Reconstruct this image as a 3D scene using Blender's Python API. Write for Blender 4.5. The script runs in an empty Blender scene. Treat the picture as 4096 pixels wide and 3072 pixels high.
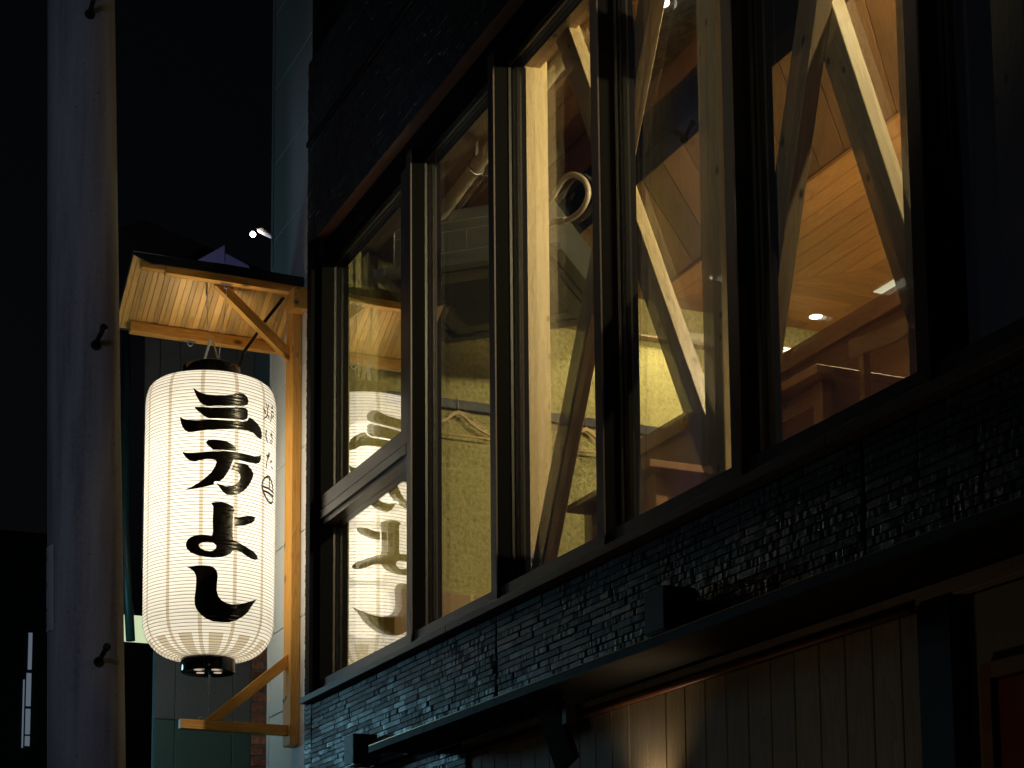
import bpy, bmesh, math, random, json
from mathutils import Vector, Matrix
from mathutils.geometry import tessellate_polygon
random.seed(7)
S = bpy.context.scene
COL = S.collection

# ------------------------------------------------------------------ camera
cam = bpy.data.cameras.new('camera')
cam.sensor_fit = 'HORIZONTAL'
cam.sensor_width = 36.0
cam.lens = 63.571
cam.shift_x = 0.0
cam.shift_y = 0.3672
cam.clip_start = 0.05
cam.clip_end = 500.0
camo = bpy.data.objects.new('camera', cam)
COL.objects.link(camo)
right = Vector((0.40919728, 0.91240634, -0.0085002))
up = Vector((0.12176763, -0.04537327, 0.99152101))
back = Vector((0.90428438, -0.40676274, -0.12966817))
CP = Vector((8.625, -2.73, 1.6))
camo.matrix_world = Matrix(((right.x, up.x, back.x, CP.x), (right.y, up.y, back.y, CP.y),
                            (right.z, up.z, back.z, CP.z), (0, 0, 0, 1)))
S.camera = camo

# ------------------------------------------------------------------ world: a night sky
W = bpy.data.worlds.new('World')
S.world = W
W.use_nodes = True
wt = W.node_tree
sky = wt.nodes.new('ShaderNodeTexSky')
sky.sky_type = 'NISHITA'
sky.sun_disc = False
sky.sun_elevation = math.radians(-4.0)
sky.sun_rotation = math.radians(200)
bgn = wt.nodes['Background']
bgn.inputs['Strength'].default_value = 0.08
wt.links.new(sky.outputs['Color'], bgn.inputs['Color'])

S.view_settings.view_transform = 'Standard'
S.view_settings.look = 'None'
S.view_settings.exposure = 0.0
S.view_settings.gamma = 1.0
S.view_settings.use_curve_mapping = False
S.render.engine = 'CYCLES'
S.cycles.use_denoising = True
S.cycles.max_bounces = 8
S.cycles.transparent_max_bounces = 16
S.cycles.sample_clamp_indirect = 4.0
S.cycles.blur_glossy = 0.5
S.cycles.caustics_reflective = False
S.cycles.caustics_refractive = False

# lamps of the place, with a few added fills ----------------------------------------------------------
def lamp(name, kind, loc, power, col, size=.03, aim=None, angle=None, blend=.3):
    l = bpy.data.lights.new(name, kind)
    l.energy = power
    l.color = col
    if kind in ('POINT', 'SPOT'):
        l.shadow_soft_size = size
    if kind == 'AREA':
        l.size = size
    if kind == 'SPOT':
        l.spot_size = math.radians(angle)
        l.spot_blend = blend
    o = bpy.data.objects.new(name, l)
    COL.objects.link(o)
    o.location = loc
    if aim is not None:
        o.rotation_euler = (Vector(aim) - Vector(loc)).to_track_quat('-Z', 'Y').to_euler()
    return o

WARM = (1.0, .81, .46)
PAPERC = (1.0, .90, .71)
LAN = Vector((-.215, -.435, 0))
for z, p in ((4.62, 5.5), (4.36, 6.0), (4.02, 6.2), (3.70, 5.0)):
    lamp('lantern_bulb_light', 'POINT', (-.565, -.344, z), p, PAPERC, .15)
lamp('street_sign_light', 'POINT', (-2.2, -1.45, 3.2), 22, (.34, .78, 1.0), .2)
lamp('street_side_spot', 'SPOT', (7.2, -5.6, 4.4), 150, (.56, .68, 1.0), .2, aim=(1.2, -1.3, 4.2), angle=34, blend=.5)
lamp('street_side_spot', 'SPOT', (6.6, -5.2, 6.0), 230, (1.0, .94, .82), .12, aim=(4.25, .2, 4.8), angle=28, blend=.8)  # added outside spot, standing in for room light thrown back by the glass
lamp('far_street_lamp_light', 'POINT', (-12.3, 2.7, 10.5), 34, (.75, .75, 1.0), .1)
lamp('room_lamp_light', 'SPOT', (3.7, 1.9, 5.56), 720, WARM, .06, aim=(1.6, .5, 4.5), angle=124, blend=.4)
lamp('brace_lamp_light', 'SPOT', (5.2, .8, 5.95), 330, WARM, .05, aim=(4.72, .26, 3.9), angle=42, blend=.5)
lamp('duct_fill_light', 'SPOT', (3.0, 1.7, 4.3), 70, WARM, .06, aim=(.9, .5, 5.5), angle=80, blend=.6)  # added upward fill for the duct and soffit underside, no fixture
lamp('soffit_lamp_light', 'SPOT', (.02, 2.42, 5.66), 80, WARM, .04, aim=(-.3, 2.2, 4.2), angle=110, blend=.25)
lamp('downlight_light', 'SPOT', (-.27, 3.33, 5.68), 65, WARM, .04, aim=(-.3, 3.2, 4.0), angle=110, blend=.25)
lamp('table_lamp_light', 'SPOT', (4.6, 2.0, 5.6), 55, (1.0, .70, .36), .05, aim=(3.6, 1.4, 3.6), angle=110, blend=.4)
lamp('cove_lamp_light', 'SPOT', (2.2, 3.0, 4.2), 160, (1.0, .72, .38), .1, aim=(1.2, 3.0, 5.7), angle=130, blend=.6)
lamp('spotlight_light', 'SPOT', (2.17, .95, 5.86), 8, (1, .86, .62), .03, aim=(1.2, .75, 4.0), angle=100, blend=.3)
lamp('wall_lamp_light', 'SPOT', (3.63, -.07, 2.16), 2.6, (1.0, .74, .42), .03, aim=(3.63, .01, 2.5), angle=110, blend=.9)
lamp('entrance_fill_light', 'POINT', (4.5, -1.2, 1.2), 3.2, (1.0, .76, .44), .1)  # added weak warm fill for the door and boards, no fixture

# ------------------------------------------------------------------ material helpers
MATS = {}
def newmat(name):
    m = bpy.data.materials.new(name)
    m.use_nodes = True
    nt = m.node_tree
    for n in list(nt.nodes):
        nt.nodes.remove(n)
    out = nt.nodes.new('ShaderNodeOutputMaterial')
    MATS[name] = m
    return m, nt, out
def N(nt, kind, **kw):
    n = nt.nodes.new(kind)
    for k, v in kw.items():
        if k == 'inp':
            for a, b in v.items():
                n.inputs[a].default_value = b
        else:
            setattr(n, k, v)
    return n
def ramp(nt, fac, stops):
    r = nt.nodes.new('ShaderNodeValToRGB')
    cr = r.color_ramp
    while len(cr.elements) < len(stops):
        cr.elements.new(.5)
    for e, (p, c) in zip(cr.elements, stops):
        e.position = p
        e.color = c if len(c) == 4 else (*c, 1)
    nt.links.new(fac, r.inputs['Fac'])
    return r.outputs['Color']
def mixc(nt, fac, a, b, mode='MIX'):
    m = nt.nodes.new('ShaderNodeMix')
    m.data_type = 'RGBA'
    m.blend_type = mode
    for sock, v in ((m.inputs[0], fac), (m.inputs[6], a), (m.inputs[7], b)):
        if hasattr(v, 'is_linked') or hasattr(v, 'links'):
            nt.links.new(v, sock)
        else:
            sock.default_value = v if not isinstance(v, tuple) else (v if len(v) == 4 else (*v, 1))
    return m.outputs[2]
def mathn(nt, op, a, b=0.0, clamp=False):
    m = nt.nodes.new('ShaderNodeMath')
    m.operation = op
    m.use_clamp = clamp
    for i, v in enumerate((a, b)):
        if hasattr(v, 'links'):
            nt.links.new(v, m.inputs[i])
        else:
            m.inputs[i].default_value = v
    return m.outputs[0]
def bump(nt, h, strength, dist=.01, prev=None):
    b = nt.nodes.new('ShaderNodeBump')
    b.inputs['Strength'].default_value = strength
    b.inputs['Distance'].default_value = dist
    nt.links.new(h, b.inputs['Height'])
    if prev:
        nt.links.new(prev, b.inputs['Normal'])
    return b.outputs['Normal']
def objcoord(nt, scale=(1, 1, 1), rnd=True):
    tc = nt.nodes.new('ShaderNodeTexCoord')
    mp = nt.nodes.new('ShaderNodeMapping')
    mp.inputs['Scale'].default_value = scale
    nt.links.new(tc.outputs['Object'], mp.inputs['Vector'])
    if rnd:
        oi = nt.nodes.new('ShaderNodeObjectInfo')
        mm = nt.nodes.new('ShaderNodeMath'); mm.operation = 'MULTIPLY'; mm.inputs[1].default_value = 37.0
        nt.links.new(oi.outputs['Random'], mm.inputs[0])
        nt.links.new(mm.outputs[0], mp.inputs['Location'])
        return mp.outputs['Vector'], oi.outputs['Random']
    return mp.outputs['Vector'], None
def noise(nt, vec, scale, detail=3, rough=.55, dist=0.0):
    n = nt.nodes.new('ShaderNodeTexNoise')
    n.inputs['Scale'].default_value = scale
    n.inputs['Detail'].default_value = detail
    n.inputs['Roughness'].default_value = rough
    n.inputs['Distortion'].default_value = dist
    nt.links.new(vec, n.inputs['Vector'])
    return n.outputs['Fac']
def principled(nt, out):
    p = nt.nodes.new('ShaderNodeBsdfPrincipled')
    nt.links.new(p.outputs[0], out.inputs['Surface'])
    return p
def setin(nt, p, name, v):
    if hasattr(v, 'links'):
        nt.links.new(v, p.inputs[name])
    else:
        p.inputs[name].default_value = v if not isinstance(v, tuple) else (v if len(v) == 4 else (*v, 1))

def wood(name, light, dark, knots=True, rough=.5, gr=1.0, tone=.35, kscale=5.0):
    m, nt, out = newmat(name)
    p = principled(nt, out)
    v, rnd = objcoord(nt, (1, 1, 1))
    st = N(nt, 'ShaderNodeMapping', inp={'Scale': (1.2, 14 * gr, 14 * gr)})
    nt.links.new(v, st.inputs['Vector'])
    big = noise(nt, st.outputs['Vector'], 1.3, 2, .5, .6)
    rings = mathn(nt, 'FRACT', mathn(nt, 'MULTIPLY', big, 9.0))
    st2 = N(nt, 'ShaderNodeMapping', inp={'Scale': (3.0, 160, 160)})
    nt.links.new(v, st2.outputs[0].node.inputs['Vector'])
    fine = noise(nt, st2.outputs['Vector'], 1.0, 3, .6)
    g = mathn(nt, 'ADD', mathn(nt, 'MULTIPLY', rings, .55), mathn(nt, 'MULTIPLY', fine, .5))
    c = ramp(nt, g, [(.12, light), (.55, tuple(.55 * a + .45 * b for a, b in zip(light, dark))), (.95, dark)])
    # plank to plank difference in stain
    tonef = mathn(nt, 'MULTIPLY', mathn(nt, 'SUBTRACT', rnd, .5), tone)
    hsv = N(nt, 'ShaderNodeHueSaturation')
    nt.links.new(mathn(nt, 'ADD', tonef, 1.0), hsv.inputs['Value'])
    nt.links.new(c, hsv.inputs['Color'])
    c = hsv.outputs['Color']
    if knots:
        kv = N(nt, 'ShaderNodeMapping', inp={'Scale': (1.0, 1.9, 1.9)})
        nt.links.new(v, kv.inputs['Vector'])
        vo = N(nt, 'ShaderNodeTexVoronoi', inp={'Scale': kscale})
        nt.links.new(kv.outputs['Vector'], vo.inputs['Vector'])
        kd = mathn(nt, 'ADD', vo.outputs['Distance'], mathn(nt, 'MULTIPLY', fine, .05))
        kf = ramp(nt, kd, [(.085, (1, 1, 1)), (.14, (.5, .5, .5)), (.20, (0, 0, 0))])
        c = mixc(nt, kf, c, tuple(.22 * a for a in dark))
    setin(nt, p, 'Base Color', c)
    setin(nt, p, 'Roughness', rough)
    setin(nt, p, 'Normal', bump(nt, g, .18, .002))
    return m

def plain(name, col, rough=.5, metal=0.0, nz=.12, ns=30, bmp=0.0, spec=.5, coat=0.0):
    m, nt, out = newmat(name)
    p = principled(nt, out)
    v, rnd = objcoord(nt)
    f = noise(nt, v, ns, 4, .6)
    c = ramp(nt, f, [(.25, tuple(a * (1 - nz) for a in col)), (.75, tuple(min(1, a * (1 + nz)) for a in col))])
    setin(nt, p, 'Base Color', c)
    setin(nt, p, 'Roughness', mathn(nt, 'ADD', mathn(nt, 'MULTIPLY', f, .2), rough - .1, True))
    p.inputs['Metallic'].default_value = metal
    p.inputs['Specular IOR Level'].default_value = spec
    p.inputs['Coat Weight'].default_value = coat
    if bmp:
        setin(nt, p, 'Normal', bump(nt, f, bmp, .003))
    return m

def emis(name, col, st):
    m, nt, out = newmat(name)
    e = N(nt, 'ShaderNodeEmission', inp={'Color': (*col, 1), 'Strength': st})
    nt.links.new(e.outputs[0], out.inputs['Surface'])
    return m

# woods
pine = wood('pale_pine', (.76, .62, .34), (.54, .40, .19), True, .45, 1.0, .15, 8.0)
pineD = wood('pine_brace', (.64, .49, .29), (.44, .31, .16), True, .5, 1.0, .15, 8.0)
cedar = wood('cedar_bracket', (.92, .48, .09), (.66, .28, .045), True, .45, 1.0, .25)
soffit_w = wood('cedar_soffit_board', (.88, .52, .13), (.60, .28, .05), False, .5, 1.6, .6)
ceil_w = wood('ceiling_plank_wood', (.54, .285, .09), (.33, .145, .035), False, .4, 1.1, .35)
ceil_d = wood('shaded_ceiling_plank_wood', (.22, .11, .035), (.12, .055, .016), False, .5, 1.1, .9)
beam_w = wood('beam_wood', (.44, .21, .06), (.26, .11, .03), False, .5, .8, .2)
furn_w = wood('furniture_wood', (.26, .125, .045), (.15, .065, .022), False, .4, 1.0, .2)
board_w = wood('weathered_board_wood', (.33, .27, .19), (.22, .175, .12), False, .6, .9, .3)
# metals, plaster
frame_m = plain('lit_window_aluminium', (.115, .088, .07), .36, .0, .12, 60)  # frame brown as the lantern lights it, put into the colour
jamb_m = plain('shaded_window_aluminium', (.006, .006, .0055), .65, .0, .12, 60, 0, .06)  # same frame metal in shade, coloured near black
dead_m = plain('shade_black', (.0035, .0033, .003), .8, .0, .1, 60, 0, .05)  # near black in place of shade, for mullion sides and the beam
edge_lit_m = plain('lit_edge_gold', (.55, .36, .13), .35, .9, .1, 40)
black_m = plain('black_painted_steel', (.005, .005, .0055), .5, .0, .2, 40)
fascia_m = plain('dark_blue_steel', (.012, .016, .022), .6, .0, .2, 20)
copper_m = plain('copper_trim', (.17, .065, .035), .5, .3, .2, 40)
spacer_m = plain('aluminium_spacer', (.075, .075, .072), .42, .9, .1, 200, .3)
steel_m = plain('zinc_steel', (.55, .55, .53), .35, .85, .15, 60)
roofm = plain('black_roof_sheet', (.016, .02, .022), .45, .3, .25, 30)
lacq = plain('black_lacquer', (.006, .005, .006), .16, 0, .2, 20, 0, .5, .6)
cable_m = plain('black_rubber', (.01, .01, .01), .55)
alc_m = plain('pale_siding_paint', (.80, .79, .74), .7, 0, .05, 90, .25)
dkpanel = plain('grey_shutter_paint', (.16, .15, .13), .6, 0, .12, 40, .1)
grpanel = plain('green_lit_panel_paint', (.065, .12, .09), .55, 0, .1, 60, .15)
teal_m = plain('teal_render', (.12, .20, .22), .7, 0, .12, 40, .2)
dark_m = plain('night_facade', (.012, .012, .014), .7, 0, .2, 5)
blueh = plain('blue_lit_render', (.28, .28, .55), .7, 0, .1, 8)  # blue-violet light on the gable put into its wall colour
duct_m = plain('duct_wrap', (.52, .47, .32), .55, 0, .15, 80, .5)
hose_m = plain('drain_hose_plastic', (.55, .50, .38), .35, 0, .08, 40)
ac_m = plain('grey_plastic', (.07, .075, .06), .5, 0, .08, 40)
acd_m = plain('dark_slot', (.012, .012, .011), .6)
card_m = plain('cardboard', (.38, .27, .15), .8, 0, .1, 60, .1)
strap_m = plain('yellow_strap', (.62, .62, .12), .5)
hanger_m = wood('hanger_wood', (.62, .46, .24), (.50, .34, .15), False, .4, 1.5, .1)
rail_m = plain('dark_rail_paint', (.035, .04, .045), .45, .1)
soffit_m = plain('beige_box_board', (.44, .36, .23), .8, 0, .1, 90, .4)
brushed = plain('brushed_hood_steel', (.42, .45, .46), .28, .9, .25, 25, .25)
glaz = plain('mortar_dark', (.012, .013, .015), .8, 0, .2, 60, .3)
dustm = plain('street_asphalt', (.05, .05, .052), .85, 0, .2, 30, .4)
floor_m = plain('room_floor', (.16, .10, .06), .5, 0, .2, 5)
plaster_b = plain('olive_plaster', (.24, .22, .16), .85, 0, .08, 40, .3)
reddoor = plain('red_door_lacquer', (.22, .035, .015), .45, 0, .15, 8)
inner_m = plain('dark_interior_paint', (.05, .036, .024), .8)

# rough stucco of the end wall
def stucco():
    m, nt, out = newmat('rough_yellow_stucco')
    p = principled(nt, out)
    v, rnd = objcoord(nt, rnd=False)
    n1 = noise(nt, v, 42, 4, .65)
    n2 = noise(nt, v, 100, 3, .6)
    n3 = noise(nt, v, 2.0, 2)
    h = mathn(nt, 'ADD', n1, mathn(nt, 'MULTIPLY', n2, .5))
    c = ramp(nt, h, [(.50, (.17, .155, .05)), (.74, (.46, .425, .165)), (.98, (.60, .56, .25))])
    c = mixc(nt, mathn(nt, 'MULTIPLY', n3, .25), c, (.30, .29, .13))
    setin(nt, p, 'Base Color', c)
    setin(nt, p, 'Roughness', .9)
    setin(nt, p, 'Normal', bump(nt, h, 1.0, .012))
    return m
stucco_m = stucco()

def brickmat(name, base, rough):
    m, nt, out = newmat(name)
    p = principled(nt, out)
    v, rnd = objcoord(nt)
    st = N(nt, 'ShaderNodeMapping', inp={'Scale': (1.0, .25, .12)})
    nt.links.new(v, st.inputs['Vector'])
    scr = noise(nt, st.outputs['Vector'], 260, 3, .7, .4)        # upright comb marks of the split face
    lump = noise(nt, v, 45, 4, .6)
    c = ramp(nt, lump, [(.3, tuple(a * .55 for a in base)), (.7, tuple(a * 1.5 for a in base))])
    hsv = N(nt, 'ShaderNodeHueSaturation')
    nt.links.new(mathn(nt, 'ADD', mathn(nt, 'MULTIPLY', rnd, 1.5), .25), hsv.inputs['Value'])
    nt.links.new(c, hsv.inputs['Color'])
    setin(nt, p, 'Base Color', hsv.outputs['Color'])
    setin(nt, p, 'Roughness', mathn(nt, 'ADD', rough, mathn(nt, 'MULTIPLY', lump, .25)))
    amp = mathn(nt, 'MULTIPLY', scr, mathn(nt, 'GREATER_THAN', noise(nt, v, 12, 2), .47))
    hh = mathn(nt, 'ADD', mathn(nt, 'MULTIPLY', amp, .8), mathn(nt, 'MULTIPLY', lump, .35))
    setin(nt, p, 'Normal', bump(nt, hh, .55, .003))
    p.inputs['Specular IOR Level'].default_value = .6
    return m
brick_m = brickmat('black_glazed_brick', (.036, .040, .045), .22)
brick2_m = brickmat('brown_black_brick', (.045, .040, .036), .38)
redbrick_m = brickmat('red_brick', (.34, .12, .06), .65)

# glass: a thin sheet, mirror-like at grazing angles
def glassm():
    m, nt, out = newmat('window_glass')
    fr = N(nt, 'ShaderNodeFresnel')
    ge = N(nt, 'ShaderNodeNewGeometry')
    # same reflectance from both sides of the sheet
    nt.links.new(mathn(nt, 'SUBTRACT', 2.1, mathn(nt, 'MULTIPLY', ge.outputs['Backfacing'], 1.62381)), fr.inputs['IOR'])
    f2 = mathn(nt, 'DIVIDE', mathn(nt, 'MULTIPLY', fr.outputs[0], 2.0), mathn(nt, 'ADD', fr.outputs[0], 1.0), True)
    f2 = mathn(nt, 'MULTIPLY', f2, 1.28, True)       # reflectance raised above plain glass to brighten the lantern's reflection
    tr = N(nt, 'ShaderNodeBsdfTransparent', inp={'Color': (.96, .97, .96, 1)})
    gl = N(nt, 'ShaderNodeBsdfGlossy', inp={'Roughness': 0.0, 'Color': (1, 1, 1, 1)})
    mx = N(nt, 'ShaderNodeMixShader')
    nt.links.new(f2, mx.inputs[0])
    nt.links.new(tr.outputs[0], mx.inputs[1])
    nt.links.new(gl.outputs[0], mx.inputs[2])
    nt.links.new(mx.outputs[0], out.inputs['Surface'])
    return m
glass_m = glassm()

# lantern paper: thin sheet that lets the bulbs through; pasted overlaps are a little denser
def paperm():
    m, nt, out = newmat('lantern_paper')
    tc = N(nt, 'ShaderNodeTexCoord')
    sp = N(nt, 'ShaderNodeSeparateXYZ')
    nt.links.new(tc.outputs['Object'], sp.inputs[0])
    ang = N(nt, 'ShaderNodeMath', operation='ARCTAN2')
    nt.links.new(sp.outputs['Y'], ang.inputs[0])
    nt.links.new(sp.outputs['X'], ang.inputs[1])
    a = mathn(nt, 'ADD', mathn(nt, 'DIVIDE', ang.outputs[0], 2 * math.pi), 2.0 + PH0)
    fr = mathn(nt, 'FRACT', mathn(nt, 'MULTIPLY', a, 12.0))
    # seam width in metres shrinks the free field towards the rings by itself, as pasted strips do
    rad = mathn(nt, 'SQRT', mathn(nt, 'ADD', mathn(nt, 'MULTIPLY', sp.outputs['X'], sp.outputs['X']), mathn(nt, 'MULTIPLY', sp.outputs['Y'], sp.outputs['Y'])))
    dist = mathn(nt, 'MULTIPLY', mathn(nt, 'ABSOLUTE', mathn(nt, 'SUBTRACT', fr, .5)), mathn(nt, 'MULTIPLY', rad, 2 * math.pi / 12.0))
    seam = mathn(nt, 'LESS_THAN', dist, .0095)
    # short inner patches pasted over the foot
    dist2 = mathn(nt, 'ABSOLUTE', mathn(nt, 'SUBTRACT', mathn(nt, 'FRACT', mathn(nt, 'ADD', mathn(nt, 'MULTIPLY', a, 12.0), .5)), .5))
    low = mathn(nt, 'MULTIPLY', mathn(nt, 'LESS_THAN', dist2, .23), mathn(nt, 'LESS_THAN', sp.outputs['Z'], 3.385 - 3.30))
    tear = mathn(nt, 'MAXIMUM', seam, low)
    n1 = noise(nt, tc.outputs['Object'], 14, 4, .6)
    fib = noise(nt, tc.outputs['Object'], 160, 3, .7)
    base = ramp(nt, mathn(nt, 'ADD', mathn(nt, 'MULTIPLY', n1, .6), mathn(nt, 'MULTIPLY', fib, .4)), [(.3, (.80, .78, .74)), (.7, (.88, .87, .84))])
    colr = mixc(nt, mathn(nt, 'MULTIPLY', tear, .85), base, (.52, .45, .33))
    tl = N(nt, 'ShaderNodeBsdfTranslucent')
    nt.links.new(colr, tl.inputs['Color'])
    df = N(nt, 'ShaderNodeBsdfDiffuse')
    nt.links.new(colr, df.inputs['Color'])
    m1 = N(nt, 'ShaderNodeMixShader', inp={0: .15})
    nt.links.new(tl.outputs[0], m1.inputs[1])
    nt.links.new(df.outputs[0], m1.inputs[2])
    tp = N(nt, 'ShaderNodeBsdfTransparent')
    nt.links.new(colr, tp.inputs['Color'])
    m2 = N(nt, 'ShaderNodeMixShader', inp={0: .13})     # open weave between the fibres
    nt.links.new(m1.outputs[0], m2.inputs[1])
    nt.links.new(tp.outputs[0], m2.inputs[2])
    nt.links.new(m2.outputs[0], out.inputs['Surface'])
    return m
PH0 = 0.02
paper_m = paperm()
hoop_m = plain('bamboo_hoop', (.05, .035, .02), .6)
ink_m = plain('black_paint', (.010, .007, .006), .22, 0, .2, 40, .15)
inkb_m = plain('brown_thin_paint', (.014, .008, .005), .4)

# weathered concrete of the pole
def concrete():
    m, nt, out = newmat('pole_concrete')
    p = principled(nt, out)
    v, rnd = objcoord(nt, rnd=False)
    st = N(nt, 'ShaderNodeMapping', inp={'Scale': (9, 9, .6)})
    nt.links.new(v, st.inputs['Vector'])
    streak = noise(nt, st.outputs['Vector'], 1.5, 5, .6)
    pit = noise(nt, v, 60, 4, .7)
    vo = N(nt, 'ShaderNodeTexVoronoi', inp={'Scale': 16.0})
    nt.links.new(v, vo.inputs['Vector'])
    spot = mathn(nt, 'LESS_THAN', vo.outputs['Distance'], .09)
    c = ramp(nt, mathn(nt, 'ADD', mathn(nt, 'MULTIPLY', streak, .75), mathn(nt, 'MULTIPLY', pit, .25)),
             [(.3, (.13, .125, .125)), (.5, (.29, .28, .28)), (.7, (.40, .39, .385))])
    c = mixc(nt, mathn(nt, 'MULTIPLY', spot, .5), c, (.10, .09, .085))
    setin(nt, p, 'Base Color', c)
    setin(nt, p, 'Roughness', .85)
    setin(nt, p, 'Normal', bump(nt, pit, .25, .004))
    return m
conc_m = concrete()

# ------------------------------------------------------------------ mesh helpers
def bm_new():
    return bmesh.new()
def bx(bm, x0, x1, y0, y1, z0, z1):
    vs = [bm.verts.new(p) for p in ((x0, y0, z0), (x1, y0, z0), (x1, y1, z0), (x0, y1, z0),
                                    (x0, y0, z1), (x1, y0, z1), (x1, y1, z1), (x0, y1, z1))]
    for f in ((0, 3, 2, 1), (4, 5, 6, 7), (0, 1, 5, 4), (1, 2, 6, 5), (2, 3, 7, 6), (3, 0, 4, 7)):
        bm.faces.new([vs[i] for i in f])
def prism(bm, pts, axis, a, b):
    """polygon pts in the plane normal to axis, extruded from a to b"""
    def P(u, v, w):
        return {0: (w, u, v), 1: (u, w, v), 2: (u, v, w)}[axis]
    A = [bm.verts.new(P(u, v, a)) for u, v in pts]
    B = [bm.verts.new(P(u, v, b)) for u, v in pts]
    bm.faces.new(A); bm.faces.new(B[::-1])
    n = len(pts)
    for i in range(n):
        bm.faces.new((A[i], B[i], B[(i + 1) % n], A[(i + 1) % n]))
def tube(bm, pts, r, seg=10, closed=False):
    pts = [Vector(p) for p in pts]
    n = len(pts)
    rings = []
    prevu = None
    for i, p in enumerate(pts):
        if closed:
            d = pts[(i + 1) % n] - pts[i - 1]
        else:
            d = pts[min(i + 1, n - 1)] - pts[max(i - 1, 0)]
        d.normalize()
        if prevu is None:
            u = d.orthogonal().normalized()
        else:
            u = (prevu - d * prevu.dot(d)).normalized()
        prevu = u
        w = d.cross(u)
        rr = r[i] if isinstance(r, (list, tuple)) else r
        rings.append([bm.verts.new(p + (u * math.cos(t) + w * math.sin(t)) * rr)
                      for t in (2 * math.pi * k / seg for k in range(seg))])
    m = n if closed else n - 1
    for i in range(m):
        A, B = rings[i], rings[(i + 1) % n]
        for k in range(seg):
            f = bm.faces.new((A[k], A[(k + 1) % seg], B[(k + 1) % seg], B[k]))
            f.smooth = True
    if not closed:
        bm.faces.new(rings[0][::-1]); bm.faces.new(rings[-1])
def lathe(bm, prof, seg=48, cx=0, cy=0, cap=False):
    rings = []
    for r, z in prof:
        rings.append([bm.verts.new((cx + r * math.cos(2 * math.pi * k / seg), cy + r * math.sin(2 * math.pi * k / seg), z)) for k in range(seg)])
    for A, B in zip(rings, rings[1:]):
        for k in range(seg):
            f = bm.faces.new((A[k], A[(k + 1) % seg], B[(k + 1) % seg], B[k]))
            f.smooth = True
    if cap:
        bm.faces.new(rings[0][::-1]); bm.faces.new(rings[-1])
def link(name, me, mat, parent=None):
    o = bpy.data.objects.new(name, me)
    if mat and not me.materials:
        me.materials.append(mat)
    COL.objects.link(o)
    if parent:
        o.parent = parent
    return o
def obj(name, bm, mat, parent=None, bevel=0.0, smooth_sharp=None):
    bmesh.ops.remove_doubles(bm, verts=bm.verts, dist=1e-6)
    bmesh.ops.recalc_face_normals(bm, faces=bm.faces)
    if bevel:
        bmesh.ops.bevel(bm, geom=[e for e in bm.edges if e.is_manifold and e.calc_face_angle(0) > .5], offset=bevel, segments=1, affect='EDGES', profile=.5)
    me = bpy.data.meshes.new(name)
    bm.to_mesh(me); bm.free()
    return link(name, me, mat, parent)
def box(name, x0, x1, y0, y1, z0, z1, mat, parent=None, bevel=0.0):
    bm = bm_new(); bx(bm, x0, x1, y0, y1, z0, z1)
    return obj(name, bm, mat, parent, bevel)
def beam(name, p0, p1, w, h, mat, parent=None, upv=(0, 0, 1), bevel=.002, jit=0):
    """squared timber from p0 to p1 (its axis), w across, h along upv; grain runs along it"""
    p0, p1 = Vector(p0), Vector(p1)
    d = p1 - p0
    L = d.length
    X = d.normalized()
    Z = Vector(upv); Z = (Z - X * Z.dot(X)).normalized()
    Y = Z.cross(X)
    bm = bm_new(); bx(bm, 0, L, -w / 2, w / 2, -h / 2, h / 2)
    o = obj(name, bm, mat, parent, bevel)
    o.matrix_world = Matrix(((X.x, Y.x, Z.x, p0.x), (X.y, Y.y, Z.y, p0.y), (X.z, Y.z, Z.z, p0.z), (0, 0, 0, 1)))
    return o
def grain_prism(name, pts3, thick, along, mat, parent=None):
    """flat polygon board given by 3D points, extruded by vector thick; local x = along"""
    X = Vector(along).normalized()
    T = Vector(thick)
    Z = T.normalized()
    Y = Z.cross(X).normalized()
    o0 = Vector(pts3[0])
    bm = bm_new()
    A = []; B = []
    for p in pts3:
        q = Vector(p) - o0
        l = Vector((q.dot(X), q.dot(Y), q.dot(Z)))
        A.append(bm.verts.new(l)); B.append(bm.verts.new(l + Vector((0, 0, T.length))))
    bm.faces.new(A); bm.faces.new(B[::-1])
    n = len(A)
    for i in range(n):
        bm.faces.new((A[i], B[i], B[(i + 1) % n], A[(i + 1) % n]))
    o = obj(name, bm, mat, parent, .0012)
    o.matrix_world = Matrix(((X.x, Y.x, Z.x, o0.x), (X.y, Y.y, Z.y, o0.y), (X.z, Y.z, Z.z, o0.z), (0, 0, 0, 1)))
    return o
def empty(name, loc, label, cat, group=None):
    o = bpy.data.objects.new(name, None)
    o.empty_display_size = .1
    COL.objects.link(o)
    o.location = loc
    # children are built in world space, so keep the parent at the origin of the world
    o.location = (0, 0, 0)
    tag(o, label, cat, group)
    return o
def tag(o, label, cat, group=None):
    o['label'] = label; o['category'] = cat
    if group:
        o['group'] = group
    return o
def clip_poly(poly, nx, ny, c):
    """keep nx*x+ny*y<=c"""
    out = []
    for i in range(len(poly)):
        a, b = poly[i - 1], poly[i]
        da = nx * a[0] + ny * a[1] - c; db = nx * b[0] + ny * b[1] - c
        if (da <= 0) != (db <= 0):
            t = da / (da - db)
            out.append((a[0] + t * (b[0] - a[0]), a[1] + t * (b[1] - a[1])))
        if db <= 0:
            out.append(b)
    return out
def to_px(p):
    q = Vector(p) - CP
    w = -q.dot(back)
    if w <= .05:
        return None
    return (512 + 1808.25 * q.dot(right) / w, 760 - 1808.25 * q.dot(up) / w, w)

# ------------------------------------------------------------------ the street
g = box('road', -40, 30, -14, 14, -.3, 0, dustm)
g['kind'] = 'structure'

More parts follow.
